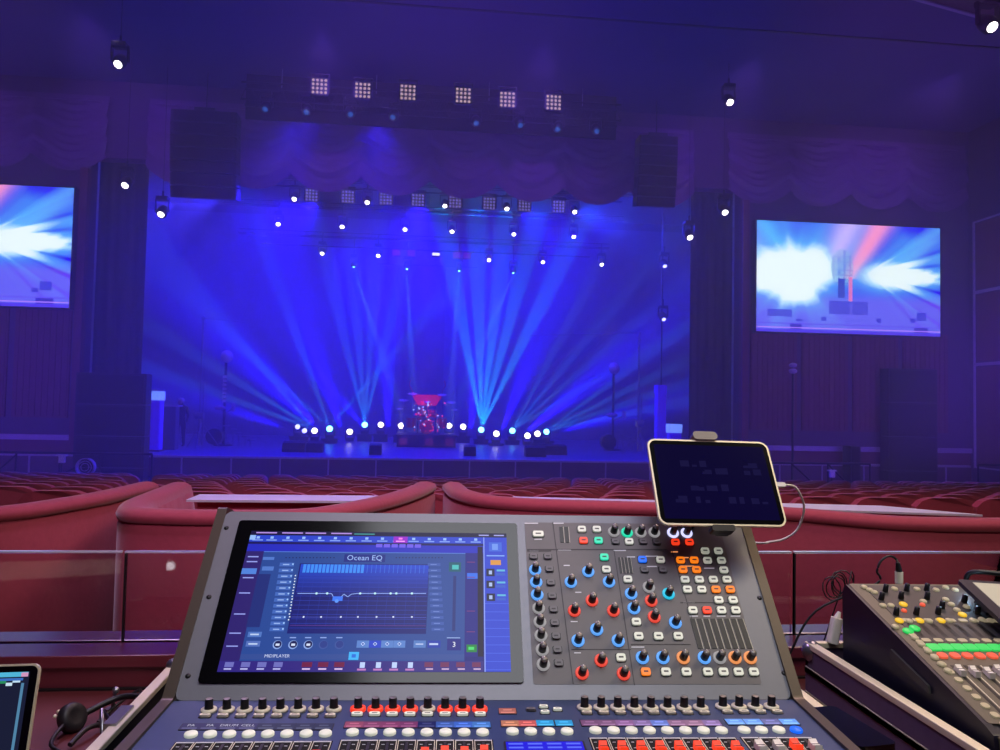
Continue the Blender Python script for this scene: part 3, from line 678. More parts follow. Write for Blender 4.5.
# figure in the left wing
def skin_body(name, joints, edges, m, parent):
    me = bpy.data.meshes.new(name); me.from_pydata([j[0] for j in joints], edges, []); me.update(); me.materials.append(MT[m])
    o = bpy.data.objects.new(name, me); COL.objects.link(o); o.parent = parent
    md = o.modifiers.new('skin', 'SKIN'); md.use_smooth_shade = True
    for v, j in zip(me.skin_vertices[0].data, joints): v.radius = (j[1], j[1]*(j[2] if len(j) > 2 else 1))
    me.skin_vertices[0].data[0].use_root = True
    s = o.modifiers.new('sub', 'SUBSURF'); s.levels = 2; s.render_levels = 2
    return o
px = at(180, 440, Y=28.2).x
t = thing('person', (px, 28.2, ZS), 'person in dark clothes with a pale cap standing in the left wing', 'person')
J = [((0, 0, .95), .15, .7), ((0, 0, 1.15), .14, .7), ((0, 0, 1.38), .16, .65), ((0, 0, 1.5), .06), ((0, -.02, 1.64), .1), ((-.2, 0, 1.4), .07), ((-.27, 0, 1.12), .05), ((-.24, -.12, .9), .038), ((.2, 0, 1.4), .07), ((.27, 0, 1.12), .05), ((.24, -.12, .9), .038),
     ((-.1, 0, .85), .1), ((-.11, 0, .47), .07), ((-.12, .02, .08), .045), ((-.12, -.14, .04), .04), ((.1, 0, .85), .1), ((.11, 0, .47), .07), ((.12, .02, .08), .045), ((.12, -.14, .04), .04)]
skin_body('body', J, [(0, 1), (1, 2), (2, 3), (3, 4), (2, 5), (5, 6), (6, 7), (2, 8), (8, 9), (9, 10), (0, 11), (11, 12), (12, 13), (13, 14), (0, 15), (15, 16), (16, 17), (17, 18)], 'cloth', t)
b = MB(); b.ball((px, 28.18, ZS+1.68), .12, 'trimlt', (1, 1, .75)); b.build('cap', t)
b = MB(); b.ball((px, 28.06, ZS+1.6), .075, 'skin', (1, .6, 1.1)); b.build('face', t)
# side boxes and equipment
p = at(172, 405, Y=26.5)
t = thing('lectern', (p.x, 26.5, ZS), 'dark narrow lectern between the left column and the person', 'lectern')
b = MB(); b.box(p.x-.2, p.x+.2, 26.3, 26.7, ZS, p.z-.05, 'purple'); b.build('body', t, bevel=.02); b = MB(); b.box(p.x-.28, p.x+.28, 26.25, 26.75, p.z-.05, p.z, 'trimlt'); b.build('top', t)
for px0, px1, py0, py1, Y, lab in ((76, 144, 372, 456, 23.1, 'tall black speaker stack standing left of the stage opening'), (888, 938, 368, 468, 23.1, 'tall dark speaker stack in front of the right wall'), (850, 861, 446, 468, 23.1, 'small dark speaker on the floor left of the right speaker stack')):
    a = at(px0, py0, Y=Y); c = at(px1, py1, Y=Y); z0 = floorz(22); n = 4 if py1-py0 > 50 else 1
    t = thing('speaker_stack', ((a.x+c.x)/2, Y, z0), lab, 'speaker')
    for i in range(n):
        h = (a.z-z0)/n; b = MB(); b.box(a.x+.01, c.x-.01, Y, Y+.45, z0+h*i+.005, z0+h*(i+1)-.005, 'gear'); b.box(a.x+.07, c.x-.07, Y-.02, Y, z0+h*i+.06, z0+h*(i+1)-.06, 'foam'); b.build('cabinet', t, bevel=.01)
p = at(793, 368, Y=23); b = MB()
t = thing('lamp_post', (p.x, 23, floorz(22)), 'slim post carrying a small double lamp below the right screen', 'lamp')
b.cyl((p.x, 23, floorz(22)), (p.x, 23, p.z-.15), .04, 'gear'); b.cyl((p.x, 23, floorz(22)), (p.x, 23, floorz(22)+.04), .25, 'gear'); b.build('post', t)
b = MB(); b.ball((p.x, 23, p.z-.1), .14, 'trimlt', (1, .8, .6)); b.ball((p.x, 23, p.z+.09), .13, 'trimlt', (1, .8, .6)); b.cyl((p.x, 23.02, p.z-.15), (p.x, 23.02, p.z+.1), .03, 'gear'); b.build('lamp_head', t)
# railings before the stage
def railing(pts, zt_, label, Y):
    xs = [at(px, 460, Y=Y).x for px in pts]; z0 = floorz(min(Y, 22)); t = thing('railing', (sum(xs)/len(xs), Y, z0), label, 'railing')
    b = MB(); b.tube([(xs[0], Y, zt_), (xs[-1], Y, zt_)], .035, 'rail'); b.build('handrail', t)
    for x in xs: b = MB(); b.tube([(x, Y, z0), (x, Y, zt_)], .03, 'rail'); b.build('post', t)
    return t
t = railing([-20, 16, 60, 100, 152], at(60, 453, Y=21.5).z, 'dark handrail below the left end of the stage', 21.5)
for a, b2 in ((16, -6), (100, 62)):
    b = MB(); p = at(a, 455, Y=21.5); q = at(b2, 474, Y=21.2); b.tube([p, q], .028, 'rail'); b.build('sloping_rail', t)
t = railing([740, 792, 828, 870], at(792, 463, Y=21.5).z, 'dark handrail below the stage just right of the tablet', 21.5)
for a, b2 in ((792, 812), (828, 846)):
    b = MB(); p = at(a, 464, Y=21.5); q = at(b2, 482, Y=21.2); b.tube([p, q], .028, 'rail'); b.build('sloping_rail', t)
railing([978, 1010, 1060], at(985, 465, Y=21.5).z, 'dark handrail at the right edge of the frame', 21.5)
for px, py, Y, lab in ((62, 459, 21.1, 'small white box lamp on the left stair rail'), (832, 474, 21.1, 'small white box lamp on the right stair rail')):
    p = at(px, py, Y=Y); b = MB(); b.box(p.x-.07, p.x+.07, Y-.05, Y+.05, p.z-.1, p.z+.1, 'white'); b.box(p.x-.12, p.x+.12, Y-.07, Y+.07, p.z+.08, p.z+.12, 'white'); b.cyl((p.x, Y, floorz(21)), (p.x, Y, p.z-.1), .02, 'rail')
    b.build('stair_lamp', label=lab, cat='lamp')
p = at(86, 467, Y=20.8); z0 = floorz(20.8); t = thing('floor_fan', (p.x, 20.8, z0), 'round pale floor fan before the left end of the stage', 'fan')
b = MB(); T = Matrix.Translation((p.x, 20.8, p.z)) @ Matrix.Rotation(R(90), 4, 'X')
for r in (.1, .16, .22): b.tube([T @ Vector((r*cos(a*pi/12), r*sin(a*pi/12), .07)) for a in range(25)], .012, 'trimlt', 5)
b.lathe([(.23, -.08), (.24, .08)], 'trimlt', T, 24); b.build('cage', t)
b = MB()
for a in range(5): b.add([(0, 0, 0), (.2*cos(a*1.257), .2*sin(a*1.257), .02), (.2*cos(a*1.257+.7), .2*sin(a*1.257+.7), -.02), (0, 0, .004)], [(0, 1, 2), (3, 2, 1)], 'rail', T)
b.build('blades', t); b = MB(); b.cyl((p.x, 20.8, z0), (p.x, 20.8, p.z-.22), .03, 'rail'); b.cyl((p.x, 20.8, z0), (p.x, 20.8, z0+.04), .2, 'rail'); b.build('stand', t)

# ================================================================== THEATRE SEATS
def seat_parts():
    z = 0
    bk = MB(); n = 10; pr = []
    for i in range(n+1):
        u = -1+2*i/n; pr.append((u*.30, .925-.09*abs(u)**5))
    front = [(x, -.05-.03*(1-(x/.305)**2), zz) for x, zz in pr]+[(x, -.01-.03*(1-(x/.305)**2), .42) for x, zz in reversed(pr)]
    back = [(x, y+.09, zz) for x, y, zz in front]
    m = len(front); bk.add(front+back, [tuple(range(m))[::-1], tuple(range(m, 2*m))], 'velvet2'); bk.add(front+back, [(i, (i+1) % m, m+(i+1) % m, m+i) for i in range(m)], 'velvet2')
    se = MB(); se.rrect(-.25, .25, .05, .5, .06, .34, .46, 'velvet2')
    pd = MB(); pd.box(-.05, .05, .1, .3, 0, .34, 'gear'); pd.box(-.15, .15, .02, .4, 0, .02, 'gear')
    ar = MB(); ar.rrect(-.03, .03, -.02, .4, .025, .6, .65, 'gear'); ar.box(-.02, .02, 0, .3, .3, .6, 'gear')
    return bk.mesh('backrest'), se.mesh('seat_cushion'), pd.mesh('pedestal'), ar.mesh('armrest')
SB, SC_, SP, SA = seat_parts()
bk_o = bpy.data.objects.new('b', SB)
def seat(x, y, label, group):
    t = thing('theatre_seat', (x, y, floorz(y)), label, 'seat', group)
    for nm, me, dx in (('backrest', SB, 0), ('seat_cushion', SC_, 0), ('pedestal', SP, 0), ('armrest', SA, .31)):
        o = bpy.data.objects.new(nm, me); COL.objects.link(o); o.parent = t; o.location = (dx, 0, 0)
    return t
def nth(n):
    return ordn(n-1) if n <= 16 else ['seventeenth', 'eighteenth', 'nineteenth', 'twentieth'][n-17] if n <= 20 else ('twenty ' if n < 30 else 'thirty ' if n < 40 else 'forty ')+(ordn(n % 10-1) if n % 10 else 'tenth')
y = 7.0; ri = 0; NS = 0
while y < 19.6:
    xl = at(-12, 480, Y=y).x; xr = at(1012, 490, Y=y).x; sp = .64; off = (.32 if ri % 2 else 0)
    i0 = int(math.ceil((xl-off)/sp)); i1 = int(math.floor((xr-off)/sp))
    rn = 0
    for i in range(i0, i1+1):
        x = i*sp+off
        px = 500+FPX*((Vector((x, y, .6))-CAM).dot(r_))/((Vector((x, y, .6))-CAM).dot(f_))
        if 652 < px < 775: continue                      # nothing of them shows behind the tablet
        if ri > 2 and 128 < px < 160: continue           # aisle
        k_ = i-i0+1; g = 'left of the aisle' if px < 144 else 'in the middle block' if px < 700 else 'right of the tablet'
        rn += 1; seat(x, y, 'red theatre seat %s, %s from left in %s row beyond booths' % (g, nth(rn), ordn(ri)), 'theatre seats in the %s row beyond the booths' % ordn(ri)); NS += 1
    y += 1.08 if ri < 4 else 1.6; ri += 1

# ================================================================== BOOTHS
def smooth(pts, n=6):
    out = []; P = [Vector(p) for p in pts]
    for i in range(len(P)-1):
        a, b_, c, d = P[max(i-1, 0)], P[i], P[i+1], P[min(i+2, len(P)-1)]
        for k in range(n):
            t = k/n; out.append(.5*((2*b_)+(c-a)*t+(2*a-5*b_+4*c-d)*t*t+(3*b_-a-3*c+d)*t**3))
    return out+[P[-1]]
def booth(path, label, ztop=1.0):
    """curved banquette; path runs left to right in plan along its outer face, inside is on the left of travel"""
    P = smooth([(x, y, 0) for x, y in path], 8); c = sum(P, Vector())/len(P)
    t = thing('booth', (c.x, c.y, floorz(4)), label, 'booth seat')
    z0 = floorz(5); dist = 0; N = len(P)
    nrm = []
    for i in range(N):
        d = (P[min(i+1, N-1)]-P[max(i-1, 0)]).normalized(); nrm.append(Vector((-d.y, d.x, 0)))
    zr = ztop-.05
    def sweep(prof, name, mod=None, m='velvet'):
        b = MB(); vs = []; s = 0
        for i in range(N):
            if i: s += (P[i]-P[i-1]).length
            for k, (o, z) in enumerate(prof):
                oo = o+(mod(s, k) if mod else 0); q = P[i]+nrm[i]*oo; vs.append((q.x, q.y, z))
        k = len(prof)
        b.add(vs, [(i*k+j, (i+1)*k+j, (i+1)*k+j+1, i*k+j+1) for i in range(N-1) for j in range(k-1)], m, None, True)
        b.add(vs[:k], [tuple(range(k))], m); b.add(vs[-k:], [tuple(range(k))[::-1]], m)
        b.build(name, t)
    sweep([(.02, z0+.1), (.02, z0+.02), (0, z0+.1), (0, zr-.05), (.012, zr-.035), (.012, zr-.02), (.06, zr-.02), (.06, z0+.1)], 'outer_shell')
    roll = [(.012, zr-.026), (-.004, zr-.018), (-.009, zr+.004), (.0, zr+.028), (.03, zr+.043), (.07, ztop), (.12, ztop-.004), (.16, ztop-.03), (.175, ztop-.08)]
    sweep(roll, 'top_roll')
    sweep([(.06, ztop-.05), (.16, ztop-.07), (.19, .7), (.2, .42), (.06, .42)], 'padded_back', mod=lambda s, k: .028*abs(sin(s*pi/.13)) if k in (1, 2, 3) else 0)
    sweep([(.15, z0+.02), (.15, .40), (.2, .44), (.62, .44), (.66, .40), (.64, z0+.02)], 'seat_bench')
    return t
booth([(-1.83, 5.66), (-1.80, 5.1), (-1.76, 4.65), (-1.62, 4.28), (-1.35, 4.18), (-1.1, 4.16), (-.7, 4.2), (-.45, 4.4), (-.2, 4.85), (-.02, 5.35), (.10, 5.85)], 'red velvet curved booth directly behind the left half of the mixing console')
booth([(-4.0, 4.0), (-3.2, 4.05), (-2.6, 4.12), (-2.2, 4.3), (-2.02, 4.75), (-1.95, 5.1), (-1.90, 5.66)], 'red velvet curved booth at the left edge of the frame')
booth([(.16, 5.85), (.22, 5.3), (.42, 4.92), (.8, 4.74), (1.5, 4.62), (2.2, 4.45), (2.7, 4.1), (3.3, 4.02), (4.2, 4.1)], 'long red velvet booth behind the right half of the console and the tablet')
def booth_table(x0, x1, y0, y1, z, label, poly=None):
    t = thing('booth_table', ((x0+x1)/2, (y0+y1)/2, floorz(5)), label, 'table')
    b = MB(); b.prism(poly or [(x0, y0), (x1, y0), (x1, y1), (x0, y1)], z-.014, z, 'tabletop'); b.build('table_top', t, bevel=.004)
    q = [(x, y) for x, y in (poly or [(x0, y0), (x1, y0), (x1, y1), (x0, y1)])]; c = [sum(v)/4 for v in zip(*q)]
    q = [(c[0]+(x-c[0])*.92, c[1]+(y-c[1])*.5) for x, y in q]
    b = MB(); b.prism(q, floorz(5), z-.014, 'velvet'); b.build('upholstered_base', t)
booth_table(at(186, 497, Y=5.0).x, at(381, 495, Y=5.0).x, 5.0, 5.3, .955, 'narrow pale table inside the booth behind the console')
booth_table(.85, 3.3, 5.2, 5.3, .93, 'long narrow pale table inside the right booth', [(.70, 5.30), (3.75, 4.72), (3.3, 5.15), (.66, 5.52)])

# ================================================================== PARAPET, CAP, COUNTER, GLASS
YG = 2.005
b = MB(); b.box(-3.4, 3.6, 1.905, 2.085, -.15, .955, 'wood'); b.build('wall_parapet', kind='structure')
b = MB(); b.box(-3.4, 3.6, 1.895, YG-.008, .955, .985, 'wood'); b.box(-3.4, 3.6, YG+.008, 2.097, .955, .985, 'wood'); b.box(-3.4, 3.6, YG-.008, YG+.008, .955, .965, 'black'); b.build('trim_1', kind='structure', bevel=.003)
b = MB(); b.box(-2.2, 2.6, .45, 1.902, .865, .905, 'counter'); b.box(-2.2, 2.6, 1.2, 1.26, -.148, .865, 'counter'); b.box(-2.2, 2.6, 1.890, 1.902, .905, .909, 'black')
b.build('counter', label='long red brown counter carrying the consoles along the low wall', cat='counter')
def glassmat():
    m = bpy.data.materials.new('clear_glass'); m.use_nodes = True; n = m.node_tree; n.nodes.clear()
    o = n.nodes.new('ShaderNodeOutputMaterial'); mx = n.nodes.new('ShaderNodeMixShader'); tr = n.nodes.new('ShaderNodeBsdfTransparent'); gl = n.nodes.new('ShaderNodeBsdfGlossy')
    tr.inputs[0].default_value = (.93, .93, .95, 1); gl.inputs['Roughness'].default_value = .0
    fr = n.nodes.new('ShaderNodeFresnel'); fr.inputs[0].default_value = 1.55
    n.links.new(fr.outputs[0], mx.inputs[0]); n.links.new(tr.outputs[0], mx.inputs[1]); n.links.new(gl.outputs[0], mx.inputs[2]); n.links.new(mx.outputs[0], o.inputs[0])
    return m
MT['glass'] = glassmat()
MT['glassedge'] = mat('polished_glass_edge', (215, 212, 225), .15, metal=.5)
x0 = at(122, 600, Y=YG).x; x1 = at(792, 600, Y=YG).x; zg = at(400, 551, Y=YG).z; w = x1-x0
for a, c, lab in ((x0-w, x0-.004, 'left glass screen panel standing on the low wall'), (x0+.004, x1-.004, 'middle glass screen panel standing on the low wall behind the console'), (x1+.004, x1+w, 'right glass screen panel on the low wall behind the small mixer')):
    t = thing('glass_panel', ((a+c)/2, YG, .965), lab, 'glass panel')
    b = MB(); b.box(a, c, YG-.005, YG+.005, .966, zg-.006, 'glass'); b.build('pane', t)
    b = MB(); b.box(a, c, YG-.006, YG+.006, zg-.0045, zg, 'glassedge'); b.box(a, a+.004, YG-.0055, YG+.0055, .966, zg-.006, 'black'); b.build('polished_edge', t)

# ================================================================== MAIN MIXING CONSOLE
CY, TILT = R(2.51), R(47.5)
px_ = Vector((cos(CY), -sin(CY), 0)); pv_ = Vector((sin(CY)*cos(TILT), cos(CY)*cos(TILT), sin(TILT))); pn_ = px_.cross(pv_)
PC = Vector((.1242, 1.3671, 1.2508)); PWD, PHT = 1.05, .3636
DT = R(2); dv_ = Vector((sin(CY)*cos(DT), cos(CY)*cos(DT), sin(DT))); dn_ = px_.cross(dv_)
DO = PC-pv_*PHT/2                              # hinge line centre
PT = Matrix((px_, pv_, pn_)).transposed().to_4x4(); PT.translation = PC
DTM = Matrix((px_, dv_, dn_)).transposed().to_4x4(); DTM.translation = DO
def on(T, px, py, h=0):
    n = T.to_3x3().col[2]; o = T.translation+n*h; d = ray(px, py); t = (o-CAM).dot(n)/d.dot(n)
    q = T.inverted() @ (CAM+d*t); return q.x, q.y
con = thing('mixing_console', (PC.x, 1.2, .90), 'large grey mixing console with a lit touch screen and coloured knobs', 'mixing console', rz=-CY)
DL = .42                                       # deck depth towards the operator
hw = PWD/2
# body: side profile prism
CT = Matrix((dv_.cross(Vector((0, 0, 1))).normalized(), Vector((sin(CY), cos(CY), 0)), Vector((0, 0, 1)))).transposed().to_4x4()
def side(q): d = q-DO; return (d.dot(Vector((sin(CY), cos(CY), 0))), d.z)
top = side(DO+pv_*PHT); fr = side(DO-dv_*DL)
XT = Matrix((Vector((sin(CY), cos(CY), 0)), Vector((0, 0, 1)), px_)).transposed().to_4x4(); XT.translation = DO
prof = [(fr[0], fr[1]), (0, -.002), (top[0]-.002, top[1]-.003), (top[0]+.05, top[1]-.02), (top[0]+.06, top[1]-.30), (top[0]-.02, -.185), (fr[0]+.05, -.185), (fr[0]-.02, fr[1]-.06)]
prof = [(a, b_-.004) for a, b_ in prof]
b = MB(); b.prism(prof, -hw+.012, hw-.012, 'black', XT); b.build('chassis', con)
b = MB(); b.rrect(-hw+.018, hw-.018, -PHT/2, PHT/2-.002, .012, -.006, 0, 'cgrey', PT); b.build('upper_panel', con)
b = MB(); b.box(-hw+.006, hw-.006, -DL, -.001, -.006, 0, 'cdeck', DTM); b.build('fader_deck', con)
for sx, nm in ((-1, 'left'), (1, 'right')):
    b = MB(); a, c = sorted((sx*(hw-.018), sx*hw))
    pr = [(top[0]+.004, top[1]+.006), (-.004, .004), (fr[0], fr[1]+.008), (fr[0]-.03, fr[1]-.06), (fr[0]+.03, -.185), (top[0]+.05, -.185), (top[0]+.055, top[1]-.01)]
    b.prism(pr, a, c, 'crail', XT); b.build('side_cheek', con, bevel=.004)
b = MB()
for px, py in ((226.5, 528), (209, 597), (188, 676), (759.5, 598), (784, 673)):
    u, v = on(PT, px, py); b.lathe([(.0045, 0), (.0045, .0006), (.001, .001)], 'black', PT @ Matrix.Translation((u, v, 0)), 10)
b.build('screws', con)
# control field with engraved lines
def c2(x, y): return (x/2.941+500, y/2.941+500)
def c1(x, y): return (x/2.632+160, y/2.632+500)
u0, v0 = on(PT, *c2(72, 66)); u1, v1 = on(PT, *c2(770, 542))
b = MB(); b.rrect(u0, u1, v1, v0, .004, 0, .0006, 'cpanel', PT); b.build('control_field', con)
b = MB()
def pquad(b, T, pts, h0, h1, m):
    q = [on(T, *p) for p in pts]; b.prism(q[::-1], h0, h1, m, T)
for pl in ([(155, 66), (215, 542)], [(335, 150), (395, 545)], [(505, 150), (590, 440)]):
    (xa, ya), (xb, yb) = pl; pquad(b, PT, [c2(xa-1, ya), c2(xa+1.5, ya), c2(xb+1.5, yb), c2(xb-1, yb)], .0006, .0011, 'cline')
for xa, xb, y in ((80, 490, 146), (385, 560, 425), (530, 700, 302), (210, 385, 440), (80, 150, 150)): pquad(b, PT, [c2(xa, y-1), c2(xb, y-1), c2(xb, y+1.5), c2(xa, y+1.5)], .0006, .0011, 'cline')
b.build('engraved_lines', con)
b = MB()                                       # printed captions
for x, y, w, s in ((92, 69, 40, ''), (172, 69, 30, ''), (190, 147, 38, ''), (352, 149, 36, ''), (513, 153, 20, 'o'), (196, 193, 18, ''), (446, 166, 36, ''), (446, 196, 30, ''), (615, 201, 30, ''), (555, 302, 34, ''),
                   (405, 433, 38, ''), (218, 358, 20, ''), (570, 342, 24, ''), (608, 342, 20, ''), (650, 342, 26, ''), (692, 342, 28, ''), (230, 272, 18, ''), (228, 450, 20, ''), (112, 116, 22, ''),
                   (100, 150, 26, ''), (385, 168, 24, ''), (545, 170, 40, 'o'), (550, 195, 40, 'o')):
    pquad(b, PT, [c2(x-w/2, y-1.3), c2(x+w/2, y-1.3), c2(x+w/2, y+1.6), c2(x-w/2, y+1.6)], .0006, .0010, 'ring_o' if s else 'print'); b.build('printed_caption', con); b = MB()
b = MB()
# meters
b = MB()
def strips(pts, n, b_=None):
    b = globals()['b']
    for i in range(n):
        f0, f1 = (i+.12)/n, (i+.78)/n; (a, c, d, e) = pts
        L = lambda p, q, t: (p[0]+(q[0]-p[0])*t, p[1]+(q[1]-p[1])*t)
        pquad(b, PT, [c2(*L(a, c, f0)), c2(*L(a, c, f1)), c2(*L(e, d, f1)), c2(*L(e, d, f0))], .0006, .0016, 'black')
        g0, g1 = (i+.86)/n, (i+.93)/n
        pquad(b, PT, [c2(*L(a, c, g0)), c2(*L(a, c, g1)), c2(*L(e, d, g1)), c2(*L(e, d, g0))], .0006, .0012, 'skirt')
strips([(172, 80), (203, 80), (207, 126), (176, 126)], 2)
b.build('meter_strips', con); b = MB()
strips([(345, 170), (385, 170), (392, 216), (352, 216)], 4)
b.build('meter_strips', con); b = MB()
strips([(556, 350), (716, 350), (746, 438), (580, 438)], 8)
b.build('meter_strips', con)
# knobs
KS = [(103, 207, 'b'), (106, 243, 'b'), (109, 280, 'b'), (113, 320, 'w'), (117, 360, 'w'), (120, 400, 'w'), (124, 442, 'w'), (127, 485, 'w'),
      (334, 95, 'w'), (373, 97, 't'), (413, 97, 'w'), (453, 97, 'w'), (508, 98, 'v'), (548, 98, 'v'),
      (259, 212, 'b'), (208, 243, 'b'), (320, 242, 'b'), (270, 297, 'r'), (218, 327, 'r'), (333, 327, 'r'), (284, 382, 'b'), (229, 415, 'b'), (347, 415, 'b'), (297, 473, 'r'), (241, 510, 'r'), (363, 512, 'r'),
      (437, 258, 'w'), (385, 277, 'b'), (495, 277, 'c'), (444, 298, 'r'), (393, 320, 'b'), (453, 345, 'r'), (515, 362, 'b'),
      (418, 465, 'b'), (478, 465, 'b'), (538, 465, 'o'), (600, 465, 'b'), (645, 465, 'w'), (690, 465, 'o'), (735, 465, 'o')]
def knobmesh():
    b = MB(); b.lathe([(.0068, 0), (.0062, .0195), (.0056, .0210)], 'knob', n=16); b.lathe([(.0056, .0210), (.0050, .0224), (.0001, .0226)], 'kcap', n=16)
    b.box(-.0006, .0006, .003, .0056, .0215, .0228, 'white'); return b.mesh('knob')
def ringmesh(k):
    b = MB(); b.lathe([(.0072, .0002), (.0112, .0002), (.0116, .0018), (.0108, .0034), (.0074, .0034), (.0068, .0005)], 'ring_'+k, n=20); return b.mesh('light_ring')
KM = knobmesh(); RM = {k: ringmesh(k) for k in 'brwtocv'}
CN = dict(b='blue', r='red', w='white', t='teal', o='orange', c='cyan', v='bright white', g='green', R='red', O='orange', B='blue')
for x, y, k in KS:
    u, v = on(PT, *c2(x, y)); T = PT @ Matrix.Translation((u, v, .0006))
    kn = place('knob', KM, con, T); o = place('light_ring', RM[k], kn, T); o['label'] = '%s lit ring' % CN[k]
# keys
def keymesh(m, w=.0158, h=.0128, t=.0045):
    b = MB(); b.rrect(-w/2-.0015, w/2+.0015, -h/2-.0015, h/2+.0015, .003, 0, .0006, 'black'); b.rrect(-w/2, w/2, -h/2, h/2, .0035, .0006, t, m)
    b.rrect(-w*.25, w*.25, -h*.10, h*.10, .0005, t, t+.0002, 'cline'); return b.mesh('key')
KY = [(140, 168, 'd'), (98, 168, 'd')]+[(145+3.9*i, 205+39.4*i, 'd') for i in range(8)]
KY += [(240, 88, 'w'), (284, 88, 'w'), (245, 121, 'R'), (289, 121, 't'), (339, 124, 'd'), (379, 124, 'w'), (420, 124, 'd'), (460, 125, 'd'), (515, 126, 'R'), (556, 126, 'R'), (306, 170, 't'), (312, 206, 'w'), (375, 235, 'w'),
       (418, 177, 'B'), (471, 178, 'w'), (424, 207, 'd'), (478, 207, 'd'), (602, 152, 'w'), (641, 152, 'w'), (530, 179, 'O'), (570, 179, 'O'), (609, 180, 'w'), (650, 180, 'w'), (537, 207, 'O'), (577, 207, 'O'), (657, 208, 'w'),
       (543, 236, 'w'), (585, 236, 'w'), (626, 236, 'w'), (666, 236, 'w'), (550, 265, 'w'), (592, 265, 'w'), (634, 265, 'O'), (676, 265, 'O'), (642, 296, 'w'), (684, 296, 'w'), (566, 326, 'w'), (608, 326, 'R'), (650, 326, 'w'), (692, 326, 'w'),
       (400, 360, 'w'), (407, 402, 'w'), (465, 402, 'w'), (523, 402, 'w'), (355, 465, 'w'), (428, 507, 'O'), (487, 507, 'w'), (547, 507, 'w'), (610, 507, 'w'), (656, 507, 'w'), (700, 507, 'w'), (745, 507, 'w')]
KEYM = {'w': keymesh('key'), 'd': keymesh('keydim', .014, .011)}
for k in 'RtOB': KEYM[k] = keymesh('ring_'+k)
for x, y, k in KY:
    u, v = on(PT, *c2(x, y)); o = place('key', KEYM[k], con, PT @ Matrix.Translation((u, v, .0006)))
    if k in 'RtOB': o['label'] = '%s lit key' % CN[k]
u, v = on(PT, *c2(112, 102)); place('mute_key', keymesh('key', .021, .012), con, PT @ Matrix.Translation((u, v, .0006)))
# screen: bezel glass then display
pts = [(238.7, 522), (515.3, 523.6), (525.5, 682.8), (199, 684.3)]; q = [on(PT, *p) for p in pts]
ub0, ub1, vb1, vb0 = (q[0][0]+q[3][0])/2, (q[1][0]+q[2][0])/2, (q[0][1]+q[1][1])/2, (q[2][1]+q[3][1])/2
b = MB(); b.rrect(ub0, ub1, vb0, vb1, .006, 0, .004, 'bezel', PT); b.build('touch_screen', con)
scr = [o for o in COL.objects if o.name == 'touch_screen'][0]
pts = [(251.5, 534.5), (505, 535.5), (512.6, 672.3), (216, 671.9)]; q = [on(PT, *p, .004) for p in pts]
us0, us1, vs1, vs0 = (q[0][0]+q[3][0])/2, (q[1][0]+q[2][0])/2, (q[0][1]+q[1][1])/2, (q[2][1]+q[3][1])/2
MT['ui'] = vcol_mat('display_picture', 1.0, .3, .15)
UI = MB(); lay = [.0042]
def uq(x0, y0, x1, y1, c, k=1.0):
    """rectangle on the display; photo crop coordinates at its upper left and lower right"""
    a = on(PT, *c1(x0, y0), .004); e = on(PT, *c1(x1, y1), .004)
    # x spans are read on the row's own perspective so both corners share the display's straight sides
    a = (max(us0, min(us1, a[0])), max(vs0, min(vs1, a[1]))); e = (max(us0, min(us1, e[0])), max(vs0, min(vs1, e[1])))
    lay[0] += 4e-7; h = lay[0]; cc = tuple(v*k for v in lin(c))
    UI.add([(a[0], e[1], h), (e[0], e[1], h), (e[0], a[1], h), (a[0], a[1], h)], [(0, 1, 2, 3)], 'ui', PT, False, cc)
def ut(txt, x, y, size, c, align='CENTER'):
    u, v = on(PT, *c1(x, y), .004); lay[0] += 4e-7
    UI.text(txt, size, 'ui', PT @ Matrix.Translation((u, v, lay[0])), tuple(lin(c)), align)
lay[0] = .0042
UI.add([(us0, vs0, lay[0]), (us1, vs0, lay[0]), (us1, vs1, lay[0]), (us0, vs1, lay[0])], [(0, 1, 2, 3)], 'ui', PT, False, lin((24, 22, 120)))
def sx_(y, t):   # crop x of fraction t across the display at crop row y
    f = (y-92)/(452-92); l = 243+(148-243)*f; r = 905+(928-905)*f; return l+(r-l)*t
def row(y0, y1, t0, t1, c):
    lay[0] += 4e-7
    va = on(PT, *c1(500, y0), .004)[1]; vb = on(PT, *c1(500, y1), .004)[1]
    UI.add([(us0+(us1-us0)*t0, vb, lay[0]), (us0+(us1-us0)*t1, vb, lay[0]), (us0+(us1-us0)*t1, va, lay[0]), (us0+(us1-us0)*t0, va, lay[0])], [(0, 1, 2, 3)], 'ui', PT, False, lin(c))
row(84, 95, 0, 1, (14, 8, 60)); row(95, 112, 0, .91, (38, 66, 205)); row(112, 118, 0, .91, (20, 16, 90)); row(118, 137, 0, .91, (34, 40, 190))
row(137, 452, 0, .11, (44, 30, 110)); row(137, 412, .84, .90, (30, 26, 130)); row(190, 205, .845, .895, (50, 110, 235)); row(120, 412, .885, .905, (22, 10, 50))
row(95, 452, .91, 1, (42, 66, 205))
for y in range(270, 452, 22): row(y, y+1.5, .912, 1, (70, 100, 235))
row(95, 452, .908, .912, (140, 160, 250))
for i, t in enumerate([.012]+[.065+.061*j for j in range(14)]):
    if t > .87: break
    row(98, 104, t+.014, t+.026, (150, 190, 255)); row(106, 109, t, t+.04, (130, 160, 240))
for a, c in ((.02, .10), (.12, .2), (.21, .29), (.31, .39)): row(87, 90, a, c, (190, 150, 240))
row(88, 91, .40, .48, (60, 150, 150)); row(88, 91, .89, .93, (170, 170, 240)); row(88, 91, .95, .99, (170, 170, 240))
row(95, 112, .555, .61, (150, 20, 205)); row(98, 103, .575, .59, (255, 120, 230)); row(106, 109, .565, .60, (250, 160, 250)); row(95, 107, 0, .022, (150, 190, 250))
